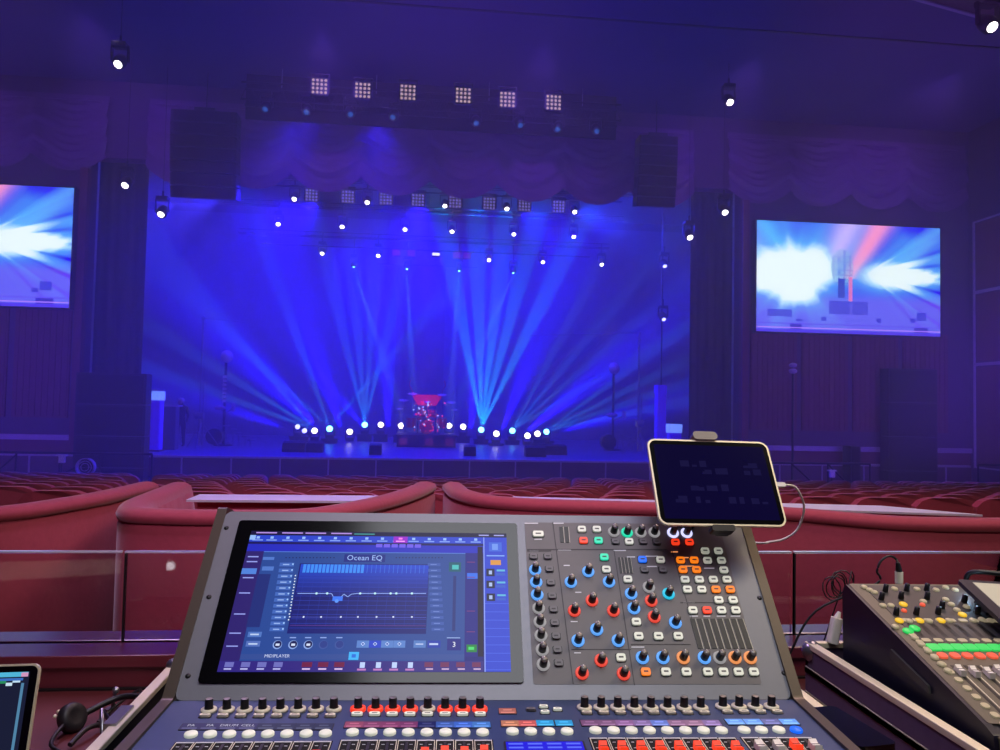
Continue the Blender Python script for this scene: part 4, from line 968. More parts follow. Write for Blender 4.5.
for i in range(6): row(115, 124, .49+.03*i, .514+.03*i, (110, 90, 235))
for i, y in enumerate((150, 163, 190, 205, 245, 300, 350, 384)): row(y, y+3, .01, .05, (150, 160, 240))
row(182, 197, 0, .055, (80, 130, 220))
for y in (160, 200, 290, 345): row(y, y+2, .845, .875, (120, 50, 120))
row(380, 400, .845, .882, (30, 130, 60)); row(386, 394, .852, .872, (70, 220, 110)); row(108, 132, .93, .98, (60, 100, 220)); row(112, 128, .942, .965, (110, 150, 240)); row(142, 145, .92, .99, (130, 170, 250))
row(155, 168, .935, .975, (220, 150, 60))
for y in (178, 210, 244): row(y, y+20, .918, .95, (16, 20, 60)); row(y+5, y+15, .928, .94, (170, 190, 240)); row(y+2, y+7, .958, .99, (90, 180, 220)); row(y+11, y+18, .955, .99, (50, 90, 200))
# lower strip of little channel icons
row(424, 452, 0, .905, (48, 34, 128))
for i in range(4): row(427, 440, .02+.055*i, .05+.055*i, (110, 110, 190)); row(443, 447, .02+.055*i, .045+.055*i, (180, 180, 235))
for i in range(3): row(427, 440, .28+.055*i, .315+.055*i, (110, 20, 70)); row(443, 447, .283+.055*i, .31+.055*i, (220, 190, 235))
for i in range(4): row(427, 442, .478+.055*i, .495+.055*i, (190, 210, 255)); row(444, 449, .47+.055*i, .50+.055*i, (190, 120, 190))
for i in range(4): row(427, 440, .70+.055*i, .73+.055*i, (110, 40, 90)); row(443, 447, .705+.055*i, .73+.055*i, (200, 170, 210))
# plug-in window
def ws(f): return .09+(.80-.09)*f
WY0, WY1 = 137, 424
row(WY0, WY1, .066, .838, (38, 72, 150)); row(WY0, WY0+2, .066, .838, (80, 120, 210)); row(406, 420, .066, .838, (50, 76, 150))
def wq(y0, y1, a, c, col): row(y0, y1, a, c, col)
wq(168, 352, .21, .70, (16, 22, 112))
for i in range(8): wq(170+i*10, 180+i*10, .215, .698, (28-i, 68-5*i, 205-11*i))
for i in range(16): wq(170, 192, .225+.0145*i, .236+.0145*i, (60, 140, 245))
for i in range(14): wq(170, 192, .465+.0165*i, .467+.0165*i, (60, 110, 220))
for i in range(12): wq(205+i*12, 206+i*12, .215, .698, (40, 62, 185))
for i in range(13): wq(196, 330, .235+.035*i, .2358+.035*i, (36, 56, 175))
# EQ curve
cpts = [(362, 246), (440, 246), (452, 247), (460, 262), (467, 266), (476, 256), (484, 248), (494, 255), (504, 248), (520, 246), (700, 246)]
for (xa, ya), (xb, yb) in zip(cpts[:-1], cpts[1:]):
    a = Vector(on(PT, *c1(xa, ya), .004)); e = Vector(on(PT, *c1(xb, yb), .004)); d = (e-a).normalized(); nn = Vector((-d.y, d.x))*.0006; lay[0] += 4e-7
    UI.add([(*(a-nn), lay[0]), (*(e-nn), lay[0]), (*(e+nn), lay[0]), (*(a+nn), lay[0])], [(0, 1, 2, 3)], 'ui', PT, False, lin((150, 180, 255)))
def disc(x, y, r, c, n=12):
    u, v = on(PT, *c1(x, y), .004); lay[0] += 4e-7
    UI.add([(u+r*cos(2*pi*i/n), v+r*sin(2*pi*i/n), lay[0]) for i in range(n)], [tuple(range(n))], 'ui', PT, False, lin(c))
uq(455, 254, 480, 266, (60, 120, 250))
for x in (412, 440, 527, 566, 607, 622, 663): disc(x, 246, .0022, (190, 235, 250))
disc(465, 266, .0035, (90, 150, 255))
wq(308, 309.5, .215, .698, (70, 80, 190)); wq(330, 331, .215, .698, (110, 60, 150))
for x in (378, 424, 476, 521, 570, 614, 663): disc(x, 308, .0017, (215, 225, 255))
for i in range(12):
    y = 170+i*15.5
    x = 316-i*2.4
    uq(x, y-5, x+36, y+5, (66, 104, 190)); uq(x+8, y-1.5, x+24, y+1.5, (150, 180, 240)); disc(x+34, y-1, .0016, (160, 200, 255))
    if 2 <= i < 10: disc(x+45+i*.2, y-2, .0013, (225, 235, 255)); disc(x+44, y+6, .0013, (225, 235, 255))
    uq(705+i*.9, y-4, 738+i*.9, y+4, (58, 88, 172)); uq(712+i*.9, y-1, 728+i*.9, y+1, (110, 135, 210))
for i in range(15): disc(332+9*i, 152, .0013, (22, 30, 90)); disc(622+8.6*i, 152, .0013, (22, 30, 90))
uq(486, 143, 592, 164, (24, 40, 130)); ut('Ocean EQ', 539, 153, .0155, (160, 190, 255))
uq(272, 150, 300, 158, (80, 120, 205)); uq(270, 175, 298, 186, (80, 120, 205)); uq(258, 195, 262, 335, (30, 44, 120)); uq(233, 347, 266, 361, (80, 118, 196)); uq(228, 371, 262, 386, (84, 112, 190)); uq(238, 352, 260, 356, (190, 210, 245)); uq(233, 377, 256, 381, (190, 210, 245))
for x, c in ((309, 1), (350, 1), (390, 1), (430, 0), (472, 0)):
    disc(x, 381, .0078, (140, 170, 235) if c else (60, 84, 160), 18); disc(x+1, 380, .0064, (18, 24, 84) if c else (40, 60, 140), 18)
    uq(x-8, 361, x+8, 364, (140, 165, 230))
    if c: uq(x-4, 378, x+5, 384, (215, 225, 255))
for i, x in enumerate((534, 566, 598, 630)):
    uq(x-15, 370, x+15, 389, (36, 66, 200) if i == 1 else (88, 130, 205)); disc(x, 379, .0036, (200, 220, 255), 4); disc(x, 379, .002, (50, 84, 180), 6)
uq(668, 370, 699, 389, (84, 124, 196)); uq(705, 370, 738, 389, (30, 56, 170)); uq(673, 378, 693, 381, (190, 205, 245)); uq(709, 377, 732, 382, (190, 205, 245))
uq(756, 366, 792, 396, (26, 30, 130)); ut('3', 774, 381, .013, (240, 245, 255)); uq(755, 362, 790, 364, (160, 185, 240))
uq(761, 164, 792, 189, (20, 90, 110)); uq(769, 171, 786, 183, (70, 190, 190)); uq(772, 200, 777, 345, (30, 44, 120)); uq(498, 400, 522, 421, (60, 180, 250)); uq(505, 406, 515, 415, (40, 110, 220))
ut('MIDIPLAYER', 308, 411, .0078, (205, 215, 250))
UI.build('display_picture', scr)

# lower deck: encoders, scribble strips, select keys, faders
ENC = [(208.8+17.85*i, 711.3-.15*i, 'w') for i in range(8)]+[(358+17.4*i, 710, 'w' if i == 4 else 'R') for i in range(8)]+[(584.4+16.6*i, 709, 'w') for i in range(8)]+[(722.8+16.2*i, 708, 'w') for i in range(4)]
b = MB(); b.lathe([(.0066, 0), (.0062, .0185), (.0054, .0198)], 'knob', n=16); b.lathe([(.0054, .0198), (.0001, .0205)], 'kcap', n=16); EM = b.mesh('encoder')
b = MB(); b.lathe([(.007, 0), (.0125, 0), (.0120, .0042), (.0075, .0052)], 'skirt', n=20); SKM = b.mesh('skirt')
b = MB(); b.lathe([(.007, 0), (.0125, 0), (.0120, .0042), (.0075, .0052)], 'ring_R', n=20); SKR = b.mesh('skirt')
for x, y, k in ENC:
    u, v = on(DTM, x, y); T = DTM @ Matrix.Translation((u, v, 0))
    e = place('encoder', EM, con, T); o = place('skirt', SKR if k == 'R' else SKM, e, T, 'red lit skirt' if k == 'R' else 'pale skirt')
SK = keymesh('key', .017, .009, .004); SKs = keymesh('skirt', .016, .008, .004)
for i in range(8): u, v = on(DTM, 205+17.9*i, 716.6); place('solo_key', SKs, con, DTM @ Matrix.Translation((u, v, 0)))
for i in range(8): u, v = on(DTM, 357+17.6*i, 715.2); place('solo_key', SK, con, DTM @ Matrix.Translation((u, v, 0)))
for i in range(8): u, v = on(DTM, 586.8+16.8*i, 713.6); place('solo_key', SKs, con, DTM @ Matrix.Translation((u, v, 0)))
for i in range(4): u, v = on(DTM, 727.4+16.6*i, 712.8); place('solo_key', SKs, con, DTM @ Matrix.Translation((u, v, 0)))
for x, y in ((531, 710.5), (543.5, 707.7), (545, 713.2), (557.5, 710.5)):
    u, v = on(DTM, x, y); place('bank_key', keymesh('keydim' if x == 531 else 'key', .014, .007, .004), con, DTM @ Matrix.Translation((u, v, 0)))
LC = [(190.5+19*i, 727.2, (54, 52, 96) if i < 4 else (46, 50, 80), ['PA', 'PA', 'DRUM', 'CELL', '', '', '', ''][i]) for i in range(8)]
LC += [(354+18.2*i, 725.2, [(150, 70, 100), (130, 60, 100), (130, 56, 100), (120, 52, 100), (26, 30, 90), (60, 90, 170), (60, 100, 200), (70, 120, 200)][i], '') for i in range(8)]
LC += [(510, 724, (190, 120, 90), ''), (527.5, 724, (200, 90, 90), ''), (545, 723.6, (40, 150, 215), ''), (564, 723.6, (40, 150, 215), ''), (507.5, 711.5, (175, 100, 90), '')]
LC += [(590+17.4*i, 723.5, [(120, 76, 118), (126, 84, 124), (142, 96, 150), (132, 104, 160), (106, 122, 205), (146, 104, 140), (152, 110, 142), (142, 112, 170)][i], '') for i in range(8)]
LC += [(735+18*i, 722.3, [(110, 160, 245), (110, 160, 245), (110, 110, 170), (110, 165, 250)][i], '') for i in range(4)]
for x, y, c, tx in LC:
    u, v = on(DTM, x, y); b = MB(); T = DTM @ Matrix.Translation((u, v, 0)); hw_ = .0138 if x < 500 or x > 575 else .0135
    b.rrect(-hw_-.001, hw_+.001, -.0105, .0105, .001, 0, .001, 'black', T)
    b.mi('ui'); b.c = [(0, 0, 0)]*len(b.f)
    cc = lin(c); b.add([(-hw_, -.0095, .0012), (hw_, -.0095, .0012), (hw_, .0095, .0012), (-hw_, .0095, .0012)], [(0, 1, 2, 3)], 'ui', T, False, cc)
    b.add([(-hw_*.8, -.007, .0013), (hw_*.8, -.007, .0013), (hw_*.8, -.004, .0013), (-hw_*.8, -.004, .0013)], [(0, 1, 2, 3)], 'ui', T, False, tuple(min(1, v*1.8+.08) for v in cc))
    if tx: b.text(tx, .0095, 'ui', T @ Matrix.Translation((0, .003, .0014)), (.62, .62, .72))
    else: b.add([(-hw_*.5, .001, .0013), (hw_*.5, .001, .0013), (hw_*.5, .005, .0013), (-hw_*.5, .005, .0013)], [(0, 1, 2, 3)], 'ui', T, False, tuple(min(1, v*1.6+.05) for v in cc))
    b.build('name_display', con)
b = MB(); T = DTM; q = [on(DTM, *p) for p in ((508, 743.5), (582, 742.5), (584, 752), (507, 753))]; u0, u1 = q[3][0], q[1][0]; v0, v1 = q[2][1]-.03, q[1][1]
b.rrect(u0-.003, u1+.003, v0-.003, v1+.002, .002, 0, .0015, 'black', T); b.mi('ui'); b.c = [(0, 0, 0)]*len(b.f)
b.add([(u0, v0, .0017), (u1, v0, .0017), (u1, v1, .0017), (u0, v1, .0017)], [(0, 1, 2, 3)], 'ui', T, False, lin((30, 24, 225)))
for j in range(4):
    for i in range(4):
        a = u0+(u1-u0)*(i+.12)/4; c = u0+(u1-u0)*(i+.88)/4; v = v1-.004-.011*j
        b.add([(a, v-.005, .0018), (c, v-.005, .0018), (c, v, .0018), (a, v, .0018)], [(0, 1, 2, 3)], 'ui', T, False, lin((90, 110, 245)))
b.build('centre_display', con)
b = MB(); b.lathe([(.0095, 0), (.0095, .003), (.0088, .0042), (.0001, .0044)], 'key', n=18); RK = b.mesh('select_key')
b = MB(); b.lathe([(.0095, 0), (.0095, .003), (.0088, .0042), (.0001, .0044)], 'ring_B', n=18); RKB = b.mesh('select_key')
SEL = [(190.9+19.2*i, 735.6-.15*i) for i in range(8)]+[(352.4+18.6*i, 733.4) for i in range(8)]+[(512.4+18.2*i, 732.5) for i in range(4)]+[(595.4+18*i, 731.4) for i in range(8)]+[(744+17.4*i, 731) for i in range(4)]
for i, (x, y) in enumerate(SEL):
    u, v = on(DTM, x, y); o = place('select_key', RKB if i == 31 else RK, con, DTM @ Matrix.Translation((u, v, 0)))
    if i == 31: o['label'] = 'blue lit select key'
def capmesh(m):
    b = MB(); P = [(-.012, 0), (.012, 0), (.010, .012), (.004, .009), (-.004, .009), (-.010, .012)]
    Tm = Matrix(((0, 0, 1, 0), (1, 0, 0, 0), (0, 1, 0, 0), (0, 0, 0, 1)))
    b.prism(P, -.0055, .0055, m, Tm @ Matrix.Translation((0, 0, 0))); b.box(-.0056, .0056, -.0008, .0008, .0088, .0094, 'black'); return b.mesh('fader_cap')
CAPW, CAPR = capmesh('white'), capmesh('ring_R')
fl = MB()
for i, (x, y) in enumerate(SEL):
    if 16 <= i < 20: continue
    u, v = on(DTM, x, y); v -= .020; L = .135
    b = MB(); T = DTM @ Matrix.Translation((u, v, 0))
    b.box(-.0145, .0145, -L, 0, 0, .0005, 'foam', T); b.box(-.002, .002, -L+.008, -.008, .0005, .0011, 'black', T)
    for k in range(8): b.box(.004, .0085, -L*(k+.9)/8, -L*(k+.86)/8, .0005, .0011, 'print', T); b.box(-.0085, -.004, -L*(k+.9)/8, -L*(k+.86)/8, .0005, .0011, 'print', T)
    b.box(.0118, .0128, -L+.004, -.004, .0005, .0012, 'skirt', T); b.box(-.0128, -.0118, -L+.004, -.004, .0005, .0012, 'skirt', T); b.box(-.0128, .0128, -.004, -.002, .0005, .0012, 'print', T)
    b.build('fader_slot', con)
    red = (i >= 20 and i < 28) or i in (13, 14, 15, 30) or i == 12
    pos = {**{k: -.014 for k in range(20, 28)}, 28: -.012, 29: -.012, 30: -.008, 31: -.010, 12: -.026, 13: -.022, 14: -.024, 15: -.02, 5: -.032, 7: -.03}.get(i, -.06-.01*(i % 3))
    T = DTM @ Matrix.Translation((u, v+pos-.031, .001)); place('fader_cap', CAPR if (red or i in (5, 7)) else CAPW, con, T, 'red lit fader cap' if red or i in (5, 7) else 'white fader cap')

# ================================================================== CASE TRAY AROUND THE CONSOLE
t = thing('road_case_tray', (.13, 1.2, .906), 'black road case tray with aluminium rim under the main console', 'case')
XL, XR, Y0, Y1, ZT = -.525, .775, .72, 1.69, 1.035
b = MB(); b.box(XL, XR, Y0, Y1, .906, .915, 'tray'); b.box(XL, XL+.014, Y0, Y1, .915, ZT-.012, 'tray'); b.box(XR-.014, XR, Y0, Y1, .915, ZT-.012, 'tray'); b.box(XL, XR, Y1-.014, Y1, .915, ZT-.012, 'tray'); b.build('shell', t)
b = MB()
for a, c, d, e in ((XL-.003, XL+.018, Y0, Y1), (XR-.018, XR+.003, Y0, Y1), (XL, XR, Y1-.018, Y1+.003)): b.box(a, c, d, e, ZT-.012, ZT, 'alu')
b.build('aluminium_rim', t, bevel=.002)
b = MB(); b.box(XL+.014, -.425, Y0, Y1-.02, .915, ZT-.05, 'foam'); b.box(.685, XR-.014, Y0, Y1-.02, .915, ZT-.05, 'foam'); b.build('foam_padding', t)
b = MB(); b.ball((XL+.012, Y1-.012, ZT), .02, 'steel', (1, 1, .7)); b.ball((XR-.012, Y1-.012, ZT), .02, 'steel', (1, 1, .7)); b.build('corner_caps', t)
b = MB()                                       # butterfly latch on the left rim
lx, ly = at(141, 716, z=ZT)[0], at(141, 716, z=ZT)[1]
b.box(XL-.012, XL+.01, ly-.04, ly+.04, ZT-.06, ZT+.004, 'steel'); b.cyl((XL-.014, ly, ZT-.025), (XL-.02, ly, ZT-.025), .02, 'steel'); b.tube([(XL-.02, ly-.02, ZT-.02), (XL-.03, ly, ZT+.012), (XL-.02, ly+.02, ZT-.02)], .004, 'steel', 6)
b.build('latch', t)
# phone-like black slab lying on the right of the tray
p = at(846, 722, z=1.09)
t = thing('control_box', (p.x, p.y, 1.0), 'dark glossy slab on the right end of the console tray', 'device')
b = MB(); b.rrect(-.035, .035, -.075, .075, .01, .07, .085, 'bezel', Matrix.Translation(p-Vector((0, 0, 1.09-1.0))) @ Matrix.Rotation(R(8), 4, 'Z')); b.build('slab', t)
b = MB(); b.box(p.x-.03, p.x+.03, p.y-.06, p.y+.06, .985, 1.07, 'tray'); b.build('block', t)

# ================================================================== TABLET AND HOLDER, WHITE CABLE
tc = Vector((.5581, 1.3945, 1.4621)); ty, tt, tr = R(-1.55), R(59.06), R(-.99)
fx = Vector((cos(ty), -sin(ty), 0)); fy = Vector((sin(ty)*cos(tt), cos(ty)*cos(tt), sin(tt)))
ax = fx*cos(tr)+fy*sin(tr); ay = -fx*sin(tr)+fy*cos(tr); az = ax.cross(ay)
TT = Matrix((ax, ay, az)).transposed().to_4x4(); TT.translation = tc
w, h = .2476/2, .1785/2
t = thing('tablet', tc-az*.004, 'tablet with dark screen and silver edge propped above the console', 'tablet')
b = MB(); b.rrect(-w, w, -h, h, .017, -.0065, 0, 'alu', TT, 6); b.build('body', t, bevel=.0012)
b = MB(); E('tablet_navy_sheen', (9, 5, 46), 1, (3, 3, 5)); MT['tablet_navy_sheen'].node_tree.nodes['Principled BSDF'].inputs['Roughness'].default_value = .12; MT['tablet_navy_sheen'].node_tree.nodes['Principled BSDF'].inputs['Specular IOR Level'].default_value = .3; b.rrect(-w+.0035, w-.0035, -h+.0035, h-.0035, .014, 0, .0004, 'bezel', TT, 6); b.build('screen_glass', t)
b = MB(); MT['tabui'] = E('tablet_dim', (24, 20, 62), 1, (4, 4, 6))
MT['tabui'].node_tree.nodes['Principled BSDF'].inputs['Specular IOR Level'].default_value = 0
b.box(-w+.012, w-.012, -h+.012, h-.012, .0004, .0006, 'tablet_navy_sheen', TT)  # navy emission paints the blue reflection on the dark screen
random.seed(3)
for i in range(26):
    x = -w+.03+random.random()*.18; y_ = random.choice((-.045, -.02, .03, .015)); b.box(x, x+.008+random.random()*.01, y_, y_+.004+random.random()*.01, .0006, .0007, 'tabui', TT)
b.build('faint_screen_image', t)
t = thing('tablet_holder', tc-az*.03-ay*.12, 'black clamp holder gripping the tablet above the console', 'holder')
b = MB(); b.rrect(-.025, .025, -.009, .009, .008, -.016, .005, 'kcap', TT @ Matrix.Translation((-.004, h+.0085, 0))); b.build('upper_jaw', t, bevel=.003)
b = MB(); b.rrect(-.022, .022, -.006, .006, .004, -.016, .004, 'black', TT @ Matrix.Translation((-.004, -h-.0055, 0))); b.build('lower_jaw', t, bevel=.003)
b = MB(); b.box(-.012, .012, -h-.012, h+.012, -.022, -.009, 'black', TT); b.ball(TT @ Vector((0, 0, -.03)), .018, 'black'); b.build('spine', t)
q0 = TT @ Vector((0, 0, -.045)); q1 = PT @ Vector((.395, PHT/2-.012, .03)); q2 = PT @ Vector((.395, PHT/2-.012, .001))
b = MB(); b.tube([TT @ Vector((0, 0, -.02)), q0, (q0+q1)/2+Vector((0, .01, 0)), q1, q2], .009, 'black'); b.cyl(q2, q1, .022, 'black', .016); b.build('arm', t)
# white cable: from the tablet's right edge, round and back behind the console
b = MB()
pl = [(783, 485), (793, 486), (800, 494), (804, 506), (802, 519), (796, 531), (784, 539), (770, 542), (757, 543)]
st = TT @ Vector((w+.001, -.0025, -.003))
P = [st]+[at(x, y, Y=1.43+.012*i) for i, (x, y) in enumerate(pl)][1:]
P.append(P[-1]+Vector((-.07, .14, -.02))); P.append(P[-1]+Vector((-.02, .06, -.3))); P.append(Vector((P[-1].x, 1.76, .885)))
b.tube(smooth(P, 6), .0024, 'white', 6); b.build('charging_cable', label='thin white cable looping from the right edge of the tablet', cat='cable')
b = MB(); b.rrect(-.001, .016, -.0045, .0045, .002, -.006, .000, 'white', TT @ Matrix.Translation((w+.0012, -.0025, 0))); cb = b.build('cable_plug', [o for o in COL.objects if o.name == 'charging_cable'][0])

# ================================================================== SECOND MIXER, ITS CASE, AND THINGS AROUND
my, mt = R(3), R(15.1)
m0 = Vector((1.0224, 1.7352, 1.1855)); W2, L2 = .46, .50
mx_ = Vector((cos(my), -sin(my), 0)); mv_ = Vector((sin(my)*cos(mt), cos(my)*cos(mt), sin(mt))); mn_ = mx_.cross(mv_)
MM = Matrix((mx_, mv_, mn_)).transposed().to_4x4(); MM.translation = m0     # origin: back left corner, x right, y back
mix = thing('small_mixer', m0+mx_*.23-Vector((0, .25, .2)), 'smaller olive grey digital mixer with navy side standing in its case', 'mixing console', rz=-my)
fwd = Vector((sin(my), cos(my), 0)); SX = Matrix((fwd, Vector((0, 0, 1)), mx_)).transposed().to_4x4(); SX.translation = m0
zb = .955-m0.z; ye = -L2*cos(mt); ze = -L2*sin(mt)
b = MB(); b.prism([(0, -.003), (.012, -.03), (.005, zb), (ye+.03, zb), (ye-.028, ze-.05), (ye-.022, ze-.012), (ye, ze-.003)], 0.006, W2-.006, 'mixside', SX); b.build('chassis', mix, bevel=.003)
for a in (0, W2-.02):
    b = MB(); b.prism([(0, 0), (.014, -.03), (.007, zb+.01), (ye+.03, zb+.01), (ye-.03, ze-.05), (ye-.024, ze-.01), (ye, ze)], a-.002, a+.012, 'mixside', SX); b.build('side_cheek', mix, bevel=.004)
b = MB(); b.rrect(0.006, W2-.006, -L2, 0, .006, -.003, .001, 'mixtop', MM); b.rrect(.035, W2-.035, -L2*.53, -.008, .004, .001, .002, 'mixblk', MM); b.build('top_panel', mix)
b = MB(); b.rrect(.006, W2-.006, -.03, .03, .012, -.03, .0, 'mixtop', Matrix.Translation(m0+fwd*(ye-.012)+Vector((0, 0, ze-.012))) @ Matrix((mx_, fwd, Vector((0, 0, 1)))).transposed().to_4x4()); b.build('front_lip', mix, bevel=.006)
b = MB(); b.prism([(-.20, -.09), (-.33, -.12), (-.335, -.135), (-.2, -.11)], -.0075, -.0025, 'mixblk', SX); b.build('side_handle', mix, bevel=.002, label='recessed side grip')
def c3(x, y): return (x/6.25+840, y/6.25+560)
def onm(x, y): return on(MM, *c3(x, y), .002)
kb = MB(); kb.lathe([(.0065, 0), (.0055, .017), (.0001, .0185)], 'knob', n=12); KB = kb.mesh('knob')
for x, y in ((283, 195), (416, 190), (541, 190), (258, 245), (380, 240), (543, 242), (350, 340), (476, 338), (612, 335), (636, 300), (776, 262), (857, 335)):
    u, v = onm(x, y); place('knob', KB, mix, MM @ Matrix.Translation((u, v, .002)))
def rk(m, r=.0075): b = MB(); b.lathe([(r, 0), (r, .003), (r*.8, .0045), (.0001, .0047)], m, n=12); return b.mesh('lit_key')
E('mk_y', (240, 190, 40), .8, (150, 120, 30)); E('mk_g', (40, 205, 90), .9, (20, 120, 50)); E('mk_r', (235, 92, 60), .8, (150, 50, 40)); E('mk_p', (200, 185, 150), .28, (150, 140, 112))
KK = {'y': rk('mk_y', .009), 'g': rk('mk_g', .011), 'r': rk('mk_r', .010), 'p': rk('mk_p'), 'o': rk('mk_r', .006)}
ML = [(395, 280, 'y'), (370, 382, 'y'), (497, 382, 'y'), (630, 382, 'y'), (765, 345, 'y'), (425, 448, 'g'), (466, 430, 'g'), (150, 172, 'p'), (185, 190, 'p'), (215, 205, 'p'), (340, 183, 'p'), (480, 185, 'p'), (660, 250, 'p'), (695, 280, 'p'), (730, 315, 'p'),
      (268, 287, 'p'), (318, 287, 'p'), (400, 320, 'o'), (432, 385, 'p'), (555, 385, 'p'), (680, 382, 'p'), (515, 283, 'o'), (520, 262, 'p'), (600, 190, 'p'), (660, 175, 'p'), (720, 190, 'p'), (790, 295, 'p'), (830, 380, 'p'), (885, 375, 'p'), (940, 382, 'p'), (345, 420, 'p')]
ML += [(468+i*41, 490+i*41, 'p') for i in range(6)]
for x, y, k in ML:
    u, v = onm(x, y)
    if u < W2-.02 and v > -L2+.02: place('lit_key', KK[k], mix, MM @ Matrix.Translation((u, v, .002)), {'y': 'yellow lit key', 'g': 'green lit key', 'o': 'orange lit key', 'p': 'pale key', 'r': 'red lit key'}[k])
# channel strips laid out on the mixer itself
ua, va = onm(585, 548); ub, _ = onm(655, 548); du = .0262
for i in range(16):
    u = ua+du*i
    if u > W2-.03: break
    u2 = u
    b = MB(); b.rrect(u2-.0125, u2+.0125, va-.011, va+.011, .004, .001, .005, 'mk_g', MM); b.build('green_key', mix, label='green lit channel key')
    b = MB(); b.rrect(u2-.0095, u2+.0095, va-.038, va-.020, .006, .001, .005, 'mk_r', MM); b.build('red_key', mix, label='red lit mute key')
    b = MB(); b.rrect(u2-.009, u2+.009, va+.020, va+.032, .004, .001, .004, 'mk_p', MM); b.rrect(u2-.009, u2+.009, va+.098, va+.11, .004, .001, .004, 'mk_p', MM); b.box(u2-.006, u2+.006, va+.04, va+.09, .001, .002, 'black', MM); b.build('channel_strip_keys', mix)
    b = MB(); b.box(u2-.003, u2+.003, va-.205, va-.06, .001, .0016, 'black', MM); b.box(u2+.006, u2+.008, va-.205, va-.06, .001, .0016, 'skirt', MM); b.build('fader_slot', mix)
    T = MM @ Matrix.Translation((u2, va-.085-.004*(i % 3), .002)); place('fader_cap', CAPW, mix, T)
for i in range(12):
    u = .032; b = MB(); vv = va+.045-.0255*i
    if i < 12: b.rrect(u-.007, u+.007, vv-.007, vv+.007, .005, .001, .004, 'mk_p', MM); b.build('side_key', mix)
# its case
c0 = Vector((.955, 1.80, 0)); cyaw = R(1.0)
t = thing('mixer_road_case', (1.25, 1.5, .906), 'dark road case with aluminium edges under the smaller mixer', 'case')
CX0, CX1, CY0, CY1 = .955, 1.58, 1.17, 1.80
b = MB(); b.box(CX0, CX1, CY0, CY1, .906, .958, 'purple'); b.build('base_shell', t)
b = MB(); b.box(CX0, CX0+.012, CY0, CY1, .972, 1.02, 'purple'); b.box(CX0, CX1, CY1-.012, CY1, .972, 1.02, 'purple'); b.box(CX0, CX1, CY0, CY0+.012, .972, .985, 'purple'); b.box(CX0+.01, CX0+.05, CY0+.02, CY1-.02, .958, .995, 'foam'); b.build('rim_wall', t)
b = MB()
for z0, z1 in ((.955, .972), (1.016, 1.030), (.906, .912)):
    b.box(CX0-.003, CX0+.02, CY0, CY1, z0, z1, 'alu' if z0 > 1 else 'purple')
    if z0 < 1: b.box(CX0-.003, CX0+.004, CY0, CY1, z0, z1, 'alu')
    b.box(CX0, CX1, CY0-.003, CY0+.016, z0 if z0 < 1 else .978, z1 if z0 < 1 else .99, 'alu')
b.box(CX0, CX1, CY1-.016, CY1+.003, 1.016, 1.03, 'alu'); b.build('aluminium_edges', t, bevel=.002)
for x, y in ((CX0+.012, CY1-.012), (CX0+.012, CY0+.012)):
    b = MB(); b.ball((x, y, 1.008), .026, 'steel'); b.build('ball_corner', t)
b = MB(); b.box(CX0+.13, CX0+.2, CY0-.012, CY0, .93, .985, 'steel'); b.cyl((CX0+.165, CY0-.012, .955), (CX0+.165, CY0-.018, .955), .02, 'steel'); b.build('latch', t)
# microphone cable and connector rising behind the mixer
p = at(899, 588, Y=1.76)
t = thing('microphone_connector', p, 'silver connector with black boot standing at the back of the small mixer', 'connector')
b = MB(); b.cyl(p-Vector((0, 0, .02)), p+Vector((0, 0, .012)), .008, 'steel'); b.cyl(p+Vector((0, 0, .012)), p+Vector((0, 0, .04)), .0095, 'skirt'); b.build('metal_barrel', t)
b = MB(); b.cyl(p+Vector((0, 0, .04)), p+Vector((-.003, 0, .062)), .008, 'black', .005); b.build('boot', t)
b = MB(); P = [p+Vector((-.003, 0, .06))]+[at(x, y, Y=1.77) for x, y in ((896, 559), (889, 556), (881, 561), (877, 571), (876, 584))]+[Vector((.99, 1.815, 1.1)), Vector((.93, 1.83, .99))]
b.tube(smooth(P, 6), .003, 'cable'); b.build('cable', t)
p = at(832, 622, z=1.04); t = thing('power_adapter', Vector((p.x, p.y, 1.02)), 'cream coloured power adapter leaning behind the small mixer case', 'adapter')
T = Matrix.Translation((at(831, 640, Y=1.79).x, 1.785, 1.03)) @ Matrix.Rotation(R(12), 4, 'Y')
b = MB(); b.rrect(-.012, .012, -.012, .012, .006, 0, .062, 'white', T); b.build('body', t, bevel=.003)
b = MB(); b.cyl(T @ Vector((0, 0, .062)), T @ Vector((.003, 0, .078)), .008, 'white', .004); b.build('neck', t)
cxx = at(832, 590, Y=1.82).x; czz = at(832, 590, Y=1.82).z
b = MB(); P = []
for i in range(60):
    a = i*.55; P.append((cxx+.024*cos(a)+.0006*i, 1.82+.01*sin(a*.7), czz+.03*sin(a)+.0004*i))
P = [(cxx+.03, 1.82, .93), (cxx-.03, 1.83, .98)]+P+[(cxx+.03, 1.80, 1.15), (1.03, 1.76, 1.17)]
b.tube(P, .0017, 'cable', 5); b.build('coiled_cable', label='loose coil of thin black cable at the rear left of the small mixer', cat='cable')
